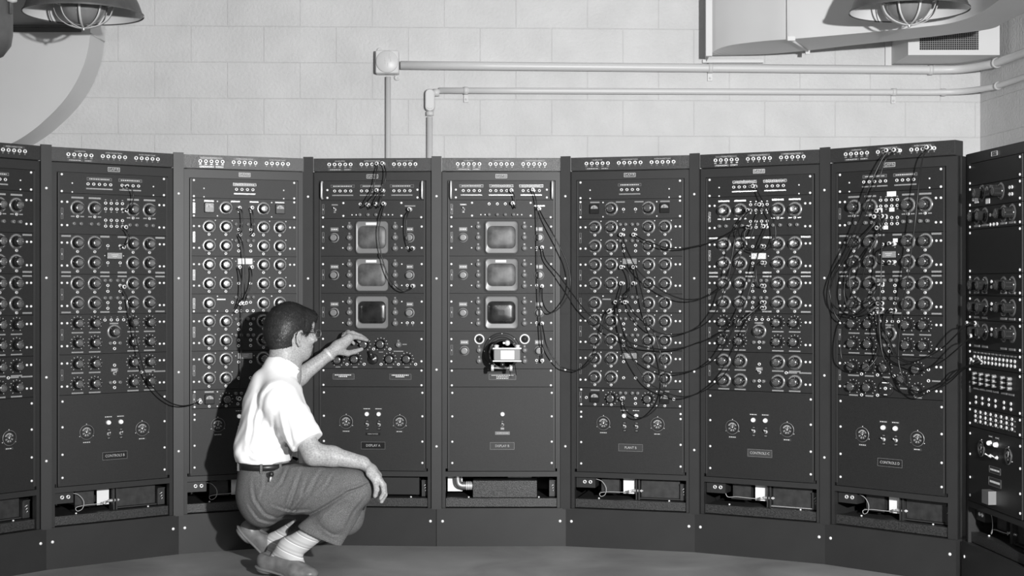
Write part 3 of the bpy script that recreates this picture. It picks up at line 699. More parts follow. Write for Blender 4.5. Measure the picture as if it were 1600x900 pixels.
def display_panels(R, B=False):
    top_panel(R, [(-.1715, 4), (-.049, 5), (.098, 4)], handles=True)
    P = Panel(R, 1.476, 1.5585, [(-.225, 1.481), (.222, 1.481), (-.132, 1.546), (.132, 1.546), (-.132, 1.488), (.132, 1.488)]); vlabel(P)
    for u in (-.055, -.018, .018, .055): P.jack(u, 1.541); P.put('panel_jack', ME['trim'], u, 1.4925)
    for u in (-.092, -.073, .073, .092): P.label(u, 1.4925, .005, .005, m='white')
    P.put('toggle_switch', ME['toggle'], -.171, 1.516); P.label(-.171, 1.538, .028, .006, m='bar'); P.label(-.171, 1.504, .009, .005, m='bar'); P.jack(.172, 1.516); P.label(.172, 1.532, .048, .006, m='bar')
    for i, (v0, v1) in enumerate(((1.306, 1.476), (1.138, 1.306), (.968, 1.138))):
        vc = (v0+v1)/2; P = Panel(R, v0, v1, [(u, v) for u in (-.225, .224) for v in (vc+.048, vc-.048)], extra=lambda q: [screw(q, u, v, YF, .0035) for u in (-.134, .134) for v in (vc+.048, vc-.048)]); vlabel(P)
        scope(P, vc-.001, i == 2)
        for u in (-.104, .104):
            for d in (.048, 0, -.049): P.put('small_knob', ME['small'], u, vc+d-.001)
        for u in (-.172, .171): P.knob(u, vc-.002, big=True); P.label(u, vc+.036, .036 if u < 0 else .030, .017, m='bezel', lines=1)
        for u in (.159, .184): P.jack(u, vc-.048); P.label(u, vc-.060, .004, .003, m='bar')
        if not (B and i != 1) and i != 2:
            mb = MB(); mb.box(-.024, .024, -.0008, 0, -.0055, .0055, M['tag']); obj('paper_tag', mb, P.o, (-.002, YF-.0185, vc+.0605))
    S = [(-.225, .932), (.223, .932), (.223, .832), (-.225, .832)]
    P = Panel(R, .798, .968, S)
    if not B:
        for u, v in ((-.037, .9075), (.040, .9085), (-.156, .8375), (-.078, .8415), (.080, .842), (.158, .8425)): P.knob(u, v, ring=False)
        P.put('small_knob', ME['small'], .119, .9065); P.label(.147, .908, .020, .005, m='bar')
        for u, v in ((-.115, .8175), (-.037, .818), (.040, .818), (.119, .818), (.197, .8185), (.080, .8865), (.006, .8865)): P.jack(u, v)
        for u in (-.156, -.078, .080, .158): P.label(u, .805, .022, .004, m='bar')
        P.label(.119, .877, .044, .005, m='bar'); P.label(.04, .873, .02, .004, m='bar')
        mb = MB(); mb.lathe([(.024, 0), (.024, .008), (.020, .012), (.0003, .013)], M['bakelite'], (.004, 0, -.002), 30)
        mb.tube([(.004, -.014, 0), (-.004, -.018, .018), (-.008, -.018, .036)], [.012, .010, .010], M['bakelite'], 12); mb.lathe([(.006, 0), (.006, .004), (.0003, .005)], M['chrome'], (.007, -.013, -.001), 12); obj('crank_lever', mb, P.o, (0, YF, .844))
    else:
        for u in (-.099, .105):
            mb = MB(); mb.lathe([(.0235, 0), (.0235, .006), (.0175, .008), (.0165, .002)], M['chrome'], n=32); mb.lathe([(.0168, .003), (.013, .008), (.006, .011), (.0003, .012)], M['crtd'], n=24); obj('indicator_eye', mb, P.o, (u, YF, .932))
            for d, nm in ((-.050, 0), (-.098, 0)): P.put('small_knob', ME['small'], u if u > 0 else -.1, .932+d)
        for u in (-.166, .170): P.knob(u, .880, big=True); P.label(u, .918, .036, .018, m='bezel', lines=1)
        for u in (.159, .184): P.jack(u, .836); P.label(u, .824, .004, .003, m='bar')
        vlabel(P)
        mb = MB(); mb.lathe([(.084, 0), (.084, .004), (.080, .008), (.074, .006), (.070, .012), (.064, .012), (.060, .006), (.056, .006)], M['frame'], n=64); mb.disc((0, 0), .068, M['black'], -.0075, 48)
        for i in range(8):
            a = math.pi*i/4+math.pi/2; mb.lathe([(.0025, .008), (.002, .0095), (.0003, .010)], M['screw'], (.079*math.cos(a), 0, .079*math.sin(a)), 8)
        obj('lens_mount_ring', mb, P.o, (.003, YF, .878))
    P = Panel(R, .716, .798, [(-.223, .790), (.223, .790), (-.223, .724), (.223, .724)])
    if not B:
        for u in (-.131, .128): P.label(u, .762, .098, .025, m='plate', lines=2, border=True)
    else: P.label(.005, .762, .122, .025, m='plate', lines=3, border=True)
    power_panel(R, 'DISPLAY B' if B else 'DISPLAY A', .716, single=B)
    side_rails(R)
def bay(R, kind):
    mb = MB(); mb.box(-.2495, .2495, .012, .05, PL+.004, .2125, M['sill']); mb.box(-.2495, .2495, .05, .34, PL+.004, .2085, M['dark'])
    screw(mb, -.150, .2085+.0, .052, .005) if False else None
    for u in (-.148, .17): mb.lathe([(.004, 0), (.004, .004), (.0003, .005)], M['screw'], (u, .04, .2125), 10, axis='z')
    obj('bay_sill', mb, R)
    mb = MB(); mb.box(.218, .250, .05, .12, .216, .29, M['dark']); mb.box(.218, .250, .045, .05, .286, .290, M['strip'])
    for i in range(3): mb.tube([(.226+.004*i, .047, .262-.012*i), (.236, .042, .270-.012*i)], .0016, M['chrome'], 6)
    obj('terminal_block', mb, R)
    if kind == 'plain':
        mb = MB(); mb.box(-.22, .205, .06, .2, .222, .302, M['frame']); obj('chassis_box', mb, R); return
    if kind == 'B':
        mb = MB(); mb.box(-.128, .161, .035, .2, .214, .289, M['sill']); obj('chassis_box', mb, R)
        mb = MB(); mb.box(-.245, -.178, .10, .104, .232, .299, M['tag']); obj('white_card', mb, R)
        mb = MB(); mb.box(.030, .139, .10, .104, .294, .307, M['tag']); obj('white_card', mb, R)
        mb = MB(); P_ = catmull([(-.130, .07, .262), (-.155, .07, .262), (-.180, .07, .262), (-.196, .07, .273), (-.200, .07, .300), (-.200, .07, .312)], 6)
        mb.tube(P_, .0165, M['alu'], 16)
        for x_ in (-.134, -.142, -.150, -.158): mb.lathe([(.019, -.003), (.021, 0), (.019, .003)], M['chrome'], (x_, .07, .262), 16, axis='x')
        mb.lathe([(.0195, -.006), (.0195, .006)], M['alu'], (-.170, .07, .262), 16, axis='x'); obj('conduit_elbow', mb, R); return
    mb = MB(); mb.box(-.2495, -.163, .03, .12, .262, .3115, M['frame']); obj('socket_box', mb, R)
    b_ = R.children[-1] if False else None
    for u in (-.211, -.185): link('jack', ME['hjack'], R, (u, .030, .288))
    mb = MB(); mb.box(-.142, -.060, .07, .15, .242, .300, M['dark']); mb.box(-.146, -.056, .06, .07, .236, .243, M['frame']); mb.box(-.11, -.07, .06, .12, .300, .311, M['dark']); obj('relay_box', mb, R)
    mb = MB(); mb.box(-.043, .010, .080, .083, .234, .3115, M['tag']); obj('white_card', mb, R)
    mb = MB(); mb.box(.018, .024, .05, .10, .2085, .3115, M['dark']); mb.box(.030, .036, .05, .10, .2085, .3115, M['dark']); mb.tube([(-.004, .06, .250), (.050, .06, .252)], .003, M['chrome'], 8)
    for x_ in (.006, .014, .027, .042): mb.lathe([(.0065, -.002), (.0065, .002)], M['chrome'], (x_, .06, .2515), 12, axis='x')
    obj('terminal_bolt', mb, R)
    mb = MB(); mb.box(.040, .214, .07, .075, .222, .310, M['dark']); mb.box(.036, .216, .055, .075, .216, .221, M['strip'] if kind != 'C' else M['bar']); obj('cover_plate', mb, R)
    mb = MB()
    mb.tube(catmull([(-.165, .05, .300), (-.135, .045, .290), (-.115, .04, .262), (-.120, .04, .232), (-.140, .045, .222), (-.145, .05, .236), (-.110, .05, .243), (-.060, .055, .243), (-.020, .06, .243)], 6) if kind != 'C' else catmull([(-.170, .05, .262), (-.158, .05, .245), (-.12, .05, .248), (-.07, .055, .246), (-.02, .06, .244)], 6), .0013, M['wire'], 6)
    for i in range(5): mb.tube(catmull([(-.030, .062, .240+.002*i), (-.015, .055, .252-.003*i), (0, .06, .246+.002*i), (.008, .06, .2515)], 4), .0016, M['alu'], 5)
    obj('wiring', mb, R)

RK = {}
LBL = {0: 'dark grey equipment rack cut off by the left edge of the photo',
 1: 'dark grey equipment rack marked CONTROLS B with four columns of knobs',
 2: 'grey equipment rack of knobs directly behind and left of the crouching man',
 3: 'grey equipment rack marked DISPLAY A with three scope screens, being adjusted by the man',
 4: 'grey equipment rack marked DISPLAY B with three scope screens and a camera',
 5: 'grey equipment rack marked PLANT B with two small meters near its top',
 6: 'grey equipment rack marked CONTROLS C with looping patch cords',
 7: 'dark grey equipment rack marked CONTROLS D, last in the curved row',
 8: 'dark equipment rack seen edge-on at the right edge beside CONTROLS D'}
for k in range(0, 8):
    R = RK[k] = base_rack(k, 'rack', LBL[k], strip_left=(k > 0), end=(k == 7)); logo(R)
    if k in (0, 1, 6, 7): controls_panels(R, {1: 'B', 6: 'C', 7: 'D'}.get(k, 'A')); power_panel(R, {1: 'CONTROLS B', 6: 'CONTROLS C', 7: 'CONTROLS D'}.get(k))
    elif k in (2, 5): plant_panels(R); power_panel(R, 'PLANT B' if k == 5 else None, .632)
    else: display_panels(R, k == 4)
    bay(R, {3: 'plain', 4: 'B', 6: 'C'}.get(k, 'controls'))
# the rack at the right edge, its own layout
R = RK[8] = base_rack(8, 'rack', LBL[8], strip_left=False, header=False); logo(R)
S2 = lambda v0, v1: [(-.224, v1-.012), (.224, v1-.012), (-.224, v0+.012), (.224, v0+.012)]
Panel(R, 1.5585, PT, S2(1.5585, PT))
P = Panel(R, 1.474, 1.5585, S2(1.474, 1.5585)); P.knob(-.110, 1.525); P.knob(.060, 1.522); P.label(-.16, 1.500, .036, .020, m='tag'); P.label(-.055, 1.492, .036, .020, m='tag')
for u in (-.19, .14, .16): P.jack(u, 1.53); P.jack(u, 1.505)
P.put('panel_meter', ME['meter'], -.03, 1.53)
P = Panel(R, 1.389, 1.474, S2(1.389, 1.474))
for u in KU: P.knob(u, 1.438); P.label(u, 1.402, .05, .008, m='bar')
for u in (-.03, 0, .03): P.jack(u, 1.438); P.jack(u, 1.402)
Panel(R, 1.218, 1.389, S2(1.218, 1.389))
for v1, v0 in ((1.218, 1.135), (1.135, 1.040), (1.040, .930)):
    P = Panel(R, v0, v1, S2(v0, v1)); vlabel(P)
    for u in KU: P.knob(u, v1-.042); P.label(u, v0+.012, .05, .008, m='bar')
    for u in (-.02, .02):
        for d in (.03, .05): P.jack(u, v1-d)
P = Panel(R, .860, .930, S2(.860, .930))
for i in range(12): u = -.18+.033*i; P.jack(u, .900); P.jack(u, .882); P.label(u, .917, .02, .006, m='bar')
P = Panel(R, .705, .860, S2(.705, .860)); vlabel(P)
for i, u in enumerate((-.165, -.105, -.045, .015, .09, .15)):
    for v in (.835, .818, .800): P.trim(u, v)
    P.label(u, .778, .050, .007, m='bar'); P.jack(u, .745); P.jack(u, .725)
P = Panel(R, .628, .705, S2(.628, .705))
for i in range(8):
    for v in (.690, .672, .654): P.jack(-.17+.047*i, v); P.label(-.15+.047*i, v-.006, .014, .005, m='bar')
P = Panel(R, PB, .628, [(u, v) for u in (-.222, .226) for v in (.60, .52, .43, .36)], name='power_panel')
for u in (-.029, .029): P.put('pilot_lamp', ME['pilot'], u, .583); P.put('toggle_switch', ME['toggle'], u, .535); P.label(u, .608, .036, .010, m='plate', lines=1)
for u in (-.112, .130): P.put('round_meter', ME['rmeter'], u, .553)
P.label(.01, .486, .10, .026, m='plate', lines=1, border=True); P.label(.01, .441, .11, .032, m='plate', lines=1, border=True)
mb = MB(); mb.box(-.03, .03, -.03, 0, -.025, .025, M['alu']); mb.box(-.05, -.03, -.02, 0, -.018, .018, M['bakelite']); obj('outlet_box', mb, P.o, (-.01, YF, .384))
bay(R, 'controls')

# ------------------------------------------------------------------ scope camera hung on DISPLAY B
c4, a4 = seg(4)
cam_o = link('scope_camera', None, None, (c4.x, c4.y, 0), (0, 0, a4)); tag(cam_o, 'scope camera with white back hung on the bottom opening of DISPLAY B', 'camera')
def sy(v, Y): return EYE+(v-EYE)*(6.42-Y)/6.42
d = .175; yc = YF-d; s_ = (6.42-d)/6.42
def cu(u): return (u-.045)*s_+.045 if False else u*s_
def cv(v): return EYE+(v-EYE)*s_
mb = MB(); mb.lathe([(.050, 0), (.052, .02), (.062, .06), (.066, .135), (.058, .168)], M['bakelite'], (.010, YF, .872), 40); obj('light_hood', mb, cam_o)
x0, x1, z0, z1 = cu(-.034), cu(.086), cv(.835), cv(.888)
mb = MB(); mb.rrect([((x0+x1)/2, (z0+z1)/2, (x1-x0)/2, (z1-z0)/2, .006, yc+.035), ((x0+x1)/2, (z0+z1)/2, (x1-x0)/2, (z1-z0)/2, .006, yc), ((x0+x1)/2, (z0+z1)/2, (x1-x0)/2-.003, (z1-z0)/2-.003, .005, yc-.002)], M['bezel'], cap=M['bezel'])
mb.box(x0-.004, x1+.004, yc-.004, yc+.036, z1, z1+.004, M['chrome']); mb.box(x0-.004, x1+.004, yc-.004, yc+.036, z0-.004, z0, M['chrome']); obj('camera_back', mb, cam_o)
mb = MB(); wx = (x0+x1)/2+.002; mb.box(wx-.0295, wx+.0295, yc-.004, yc-.0018, z0+.006, z1-.007, M['tag']); obj('white_back_plate', mb, cam_o)
mb = MB()
for x_ in (x0+.012, x1-.012): mb.lathe([(.009, 0), (.011, .006), (.011, .012), (.006, .014), (.0003, .0145)], M['chrome'], (x_, yc+.016, z1+.004), 20, axis='z')
obj('winding_knob', mb, cam_o)
mb = MB(); mb.lathe([(.012, 0), (.012, .010), (.009, .013), (.0003, .014)], M['chrome'], (cu(.028), yc+.02, cv(.914)), 20); mb.box(cu(.008), cu(.025), yc+.012, yc+.02, cv(.910), cv(.918), M['chrome']); obj('shutter_release', mb, cam_o)
mb = MB(); zc = cv(.800)
mb.tube([(cu(-.036), yc+.04, zc), (cu(.046), yc+.04, zc)], .0045, M['chrome'], 10)
for x_ in (cu(-.040), cu(.044)): mb.lathe([(.014, -.006), (.015, -.004), (.015, .004), (.014, .006)], M['chrome'], (x_, yc+.04, zc), 18, axis='x')
mb.lathe([(.0003, -.006), (.014, -.006)], M['chrome'], (cu(-.040), yc+.04, zc), 18, axis='x')
mb.tube([(cu(.005), yc+.04, zc), (cu(.005), yc+.05, zc+.03)], .012, M['bakelite'], 12); obj('clamp_screw', mb, cam_o)
mb = MB(); mb.tube(catmull([(cu(.056), yc+.05, cv(.84)), (cu(.064), yc+.06, cv(.80)), (cu(.068), yc+.07, cv(.765))], 5), .0016, M['cable'], 6); obj('release_cable', mb, cam_o)

# ------------------------------------------------------------------ patch cords
def arc_pt(x, y, off):
    dx = (x-800)/F_PX; best = None
    for k in range(0, 9):
        (ax, ay), (bx, by) = SEG[k]; L = math.hypot(bx-ax, by-ay); tx, ty = (bx-ax)/L, (by-ay)/L; nx, ny = ty, -tx
        mx, my = (ax+bx)/2+nx*off, (ay+by)/2+ny*off
        den = dx*ty-tx
        s__ = (mx*ty-my*tx)/(dx*ty-1*tx) if abs(dx*ty-tx) > 1e-6 else None
        if s__ is None or s__ <= 0: continue
        u = (dx*s__-mx)*tx+(s__-my)*ty
        if abs(u) <= L/2+.03:
            if best is None or s__ < best[0]: best = (s__, k)
    Y = best[0]; return at(x, y, Y), best[1]
def plug_mesh():
    mb = MB(); mb.lathe([(.0092, .0), (.0092, .004), (.0065, .006)], M['chrome'], n=18); mb.lathe([(.0065, .006), (.0062, .030)], M['bakelite'], n=18); mb.lathe([(.0062, .030), (.0088, .031), (.0092, .036), (.0075, .038), (.0050, .038)], M['chrome'], n=18); mb.lathe([(.0050, .038), (.0003, .0385)], M['bakelite'], n=12); return mb.mesh('plug')
PLUG = plug_mesh()
def cord(label, pts, off=.075, plugs=(True, True), r=.0027, offs=None):
    P = []; ks = []
    n = len(pts)
    for i, (x, y) in enumerate(pts):
        t = i/(n-1); o_ = offs[i] if offs else (.040+(off-.040)*min(1, 4*min(t, 1-t)*1.15))
        p, k = arc_pt(x, y, o_); P.append(p); ks.append(k)
    mb = MB(); mb.tube(catmull(P, 6), r, M['cable'], 7); o = obj('patch_cord', mb); tag(o, label, 'patch cord', 'patch cords hanging on the racks')
    for flag, i in zip(plugs, (0, -1)):
        if flag:
            x, y = pts[i]; p, k = arc_pt(x, y, .005); link('plug', PLUG, o, p[:], (0, 0, seg(k)[1]))
    return o
C = cord
C('short black patch cord looped beside the upper right knob of CONTROLS B', [(193.3, 292), (204, 294), (208.7, 306), (205, 322), (192.8, 329)], .06)
C('short black patch cord hanging under the jack block of CONTROLS B', [(192, 355.3), (199, 362), (202, 372), (198, 381), (188.7, 386)], .06)
C('long black patch cord sagging from CONTROLS B across to the next rack', [(189.4, 448), (199, 466), (204, 488), (209, 509), (217, 549), (227, 584), (242, 609), (262, 627), (282, 634), (300, 632), (311, 627)], .08)
C('short patch cord, left loop at top of the rack left of the man', [(372, 325.3), (378, 330), (379.5, 348), (377, 362), (372.7, 366.3)], .06)
C('short patch cord, right loop at top of the rack left of the man', [(391.5, 325), (395, 333), (396.3, 350), (395.4, 362), (392.7, 367)], .06)
C('patch cord curving right down the middle of the rack left of the man', [(372.7, 366.7), (378.7, 380), (382.7, 407), (383, 430), (382, 447), (381, 462), (373, 474)], .075)
C('patch cord hanging from the left jack under the white plate beside the man', [(372, 417.3), (376, 433), (376.3, 455), (374, 470), (367, 486)], .06)
C('patch cord hanging from the right jack under the white plate beside the man', [(391.3, 417.3), (393.5, 430), (391, 448), (385, 462), (382, 473)], .06)
C('thin straight patch cord hanging down beside the head shadow', [(378, 474), (378.3, 500), (377, 535), (376.4, 575), (374, 600), (371.7, 622)], .05)
C('black patch cord looping from DISPLAY A header to its first row, left one', [(590.3, 256.5), (588, 268), (585.5, 285), (578, 303), (567, 322), (572, 321), (581, 309), (590, 298)], .06)
C('black patch cord looping from DISPLAY A header to its second row', [(599, 256), (603, 268), (602.5, 280), (599, 292), (590, 308), (580, 325), (575.5, 320)], .065)
C('short patch cord from the paired jack to the row below on DISPLAY A', [(599, 298), (595, 312), (591.5, 324), (588, 319)], .05)
C('long patch cord draped over the first two screens of DISPLAY A', [(600.7, 318.7), (597, 330), (594, 345), (591.7, 366.7), (595.7, 397), (605, 428), (617, 446.7), (630, 454.7), (641, 452), (646, 446.7)], .07)
C('patch cord hanging beside the upper right knob of DISPLAY A', [(641, 327.3), (636, 338), (635.5, 362), (638, 378), (643, 391), (645.7, 388)], .07)
C('short patch cord looping between two rows near the top of DISPLAY B', [(799, 298), (803, 305), (806, 318), (805, 325), (801, 318)], .05)
C('patch cord hanging straight down the right side of DISPLAY B', [(832.3, 297), (838, 315), (840.5, 350), (841, 400), (842, 450), (844, 500), (846, 540), (847, 562.7)], .055)
C('patch cord making a wide loop right of the DISPLAY B screens', [(842.3, 326.7), (850, 342), (862, 362), (876, 388), (886.7, 413), (891.5, 440), (886.7, 463), (872, 483), (858, 488), (848, 472), (846.7, 447)], .09)
C('long patch cord sagging from DISPLAY B across PLANT B to CONTROLS C', [(846.7, 386.7), (853, 406.7), (873, 430), (898, 464), (918, 489), (946, 512.7), (965, 524.7), (998, 540), (1038, 546), (1072, 542), (1090, 535.3), (1110, 529), (1130, 518), (1150, 507), (1170, 492), (1186, 478), (1194.7, 472.4)], .12)
C('patch cord curving from DISPLAY B right edge up to the middle of PLANT B', [(846.7, 505), (850, 522), (853, 537), (862, 555), (877, 573), (899, 579), (912, 574), (925, 562), (935.7, 543), (942, 514), (947.7, 490), (953, 487)], .09)
C('topmost patch cord from PLANT B over to the jack block of CONTROLS C', [(991.7, 367), (1005, 374.7), (1025, 382), (1045, 388), (1068, 388), (1085, 385), (1107, 380), (1130, 370), (1150, 359.3), (1162, 354), (1172, 355.3)], .10)
C('second patch cord from PLANT B, rising to the top jacks of CONTROLS C', [(972.3, 367), (978, 386.7), (985, 402), (994, 418.7), (1011.7, 437.3), (1035.7, 455), (1065, 467), (1090, 467.3), (1107, 462), (1130, 448.7), (1144, 432), (1157, 399), (1170, 379), (1183, 341), (1190.5, 320)], .12)
C('patch cord from PLANT B jacks up to the left side of the CONTROLS C block', [(978.3, 472), (983.7, 478), (990, 489), (1005, 503), (1021, 516), (1038, 522), (1060, 522), (1085, 515), (1106, 502), (1120.7, 482), (1130, 459), (1139, 430), (1148, 375), (1155, 352.7), (1165, 334), (1172.3, 329)], .13)
C('lower patch cord from PLANT B rising to the lower jack block of CONTROLS C', [(972.6, 442.7), (968, 463), (966, 490), (977, 524.7), (994, 550), (1005, 562), (1025, 575), (1051.7, 583), (1085, 578), (1110, 566), (1128, 548), (1147, 510), (1162, 479), (1175, 440.7), (1183, 403), (1189, 376.7), (1197, 354)], .13)
C('lowest patch cord sagging between PLANT B and CONTROLS C', [(963.7, 472), (966, 490), (972, 513), (984, 550), (1002, 582), (1018, 601), (1045, 615), (1067.7, 620), (1090, 615), (1110, 604.7), (1130, 587), (1147, 560.7), (1164.7, 520.7), (1175, 495), (1185, 484.7), (1194.7, 481)], .13)
C('patch cord hanging in front of the two white pilot lamps of PLANT B', [(973.7, 622), (975.7, 636.7), (983.7, 647), (998, 652.7), (1013, 648.7), (1029, 632.7), (1037, 614), (1039.7, 590), (1034, 559), (1026, 532), (1018, 510), (1009, 483), (1001, 450), (995.7, 430.7), (991.7, 417.3)], .10)
C('patch cord from below the PLANT B instruction plate, left jack', [(972.6, 417.3), (980, 423), (985, 438), (984, 456), (979, 465), (971, 470)], .07)
C('patch cord from the third right-hand jack of PLANT B crossing down left', [(991.7, 442.7), (985, 451), (977, 460), (971, 468), (966, 478), (955, 485)], .055)
C('round loop of patch cord over the CONTROLS C jack block', [(1180.3, 291.5), (1188, 307), (1200, 328), (1209, 345), (1212, 365), (1208, 380), (1196, 391), (1183, 393), (1170, 388), (1158, 372), (1154, 360), (1160, 345), (1172.3, 329)], .09)
C('short patch cord bulging left between two knob rows of CONTROLS C', [(1195, 410.5), (1187, 411), (1182, 420), (1181.5, 433), (1184, 444), (1188, 448), (1194.5, 446.5)], .05)
C('patch cord hooked under the jack block of CONTROLS C to its white plate', [(1172, 355.3), (1164, 362), (1164, 378), (1170, 388), (1181, 389), (1194, 385)], .05)
# CONTROLS D
C('outermost patch cord looping past the left edge of CONTROLS D', [(1391, 235.7), (1381.7, 243.7), (1370.7, 264), (1357.5, 293.6), (1342.8, 337.6), (1336, 358), (1322, 388.7), (1304.7, 425), (1297, 447), (1296.6, 459), (1303, 478), (1326.7, 491.6), (1351.6, 491.6), (1369, 484), (1378, 483.5)], .085)
C('patch cord from the CONTROLS D header ending at its left knob column', [(1403, 235), (1384, 249.6), (1375, 276), (1363, 305), (1350, 340.5), (1338.4, 368), (1312, 416.5), (1301.7, 437), (1298.5, 466.7), (1305, 491.6), (1317, 506)], .07, plugs=(True, False))
C('long straight patch cord from the CONTROLS D header right end to the edge rack', [(1454, 231), (1444, 241), (1439.6, 258.4), (1435, 293.6), (1430.8, 339), (1426.4, 374), (1419, 426.8), (1411.7, 474), (1405.9, 518), (1403.7, 559), (1408.8, 585.7), (1418, 604), (1436.7, 618), (1451, 614), (1480.7, 599), (1504, 578), (1530, 562)], .11)
C('patch cord falling down the middle of CONTROLS D then right to the edge rack', [(1375.8, 330), (1377, 350), (1378, 366.7), (1376.5, 432.7), (1373.6, 488.7), (1375.5, 530), (1379, 552), (1386, 570), (1400, 591.6), (1419, 606), (1440, 611), (1480.7, 594.5), (1504, 575), (1534, 566)], .12)
C('upper patch cord sweeping from CONTROLS D up right to the edge rack', [(1369, 488.7), (1378, 512), (1386.8, 527), (1398.5, 550.5), (1410, 561), (1425, 565), (1448.4, 558), (1473, 543), (1490, 527), (1512, 506), (1524, 505)], .11)
C('second patch cord sweeping from CONTROLS D right to the edge rack', [(1398.5, 485), (1387, 487), (1383, 500), (1383, 518), (1389.7, 537), (1399, 557.6), (1420, 568), (1437, 574), (1451, 575), (1473, 563.7), (1495, 546), (1512, 531), (1530, 525)], .11)
C('patch cord looping low over the left knobs of CONTROLS D', [(1376.5, 356.4), (1372, 366.7), (1363, 388.7), (1354, 410), (1338, 467), (1322, 499), (1314.5, 529.7), (1314, 554.7), (1319, 567), (1329.6, 575), (1344, 577.7), (1359, 572.5), (1370.7, 556.4), (1375, 540)], .10, plugs=(True, False))
C('patch cord loop ending beside the third knob row of CONTROLS D', [(1372, 338.8), (1365, 352), (1348, 372), (1334, 400), (1328, 424), (1328, 447), (1333, 463), (1344, 472.5), (1354.5, 472.5), (1366, 458), (1371, 442), (1379, 443)], .08)
C('inner patch cord loop over the fourth knob row of CONTROLS D', [(1384, 338), (1372, 366), (1352, 400), (1325, 424), (1319, 450), (1321, 470), (1327, 484), (1342.8, 490), (1358, 479), (1370, 470), (1378.5, 474)], .09)
C('short patch cord hooked around the instruction plate of CONTROLS D', [(1395.6, 381), (1384, 385.7), (1374, 392), (1373, 400), (1378, 409), (1387, 411), (1395.6, 410)], .05)
C('short patch cord below the jack block of CONTROLS D near its centre knob', [(1398.5, 485), (1386.8, 488), (1384, 497), (1382, 516), (1388, 528), (1399, 552)], .05, plugs=(False, False))
# papers on CONTROLS D and notes
for x_, y_, w_, h_, lab in ((1393, 303, .040, .020, 'torn white paper label above the jack block of CONTROLS D'), (1375, 328.5, .022, .016, 'small white paper tag left under the CONTROLS D top jacks'), (1393.5, 327.5, .022, .016, 'small white paper tag right under the CONTROLS D top jacks'), (1384, 355.5, .020, .015, 'small white paper tag at the foot of the CONTROLS D jack block'), (1399, 375.5, .020, .015, 'small white paper tag above the CONTROLS D instruction plate')):
    p, k = arc_pt(x_, y_, .0062); mb = MB(); mb.box(-w_/2, w_/2, -.0004, .0004, -h_/2, h_/2, M['tag'])
    o = obj('paper_tag', mb, None, p[:], (0, 0, seg(k)[1])); tag(o, lab, 'paper tag', 'paper tags on CONTROLS D')
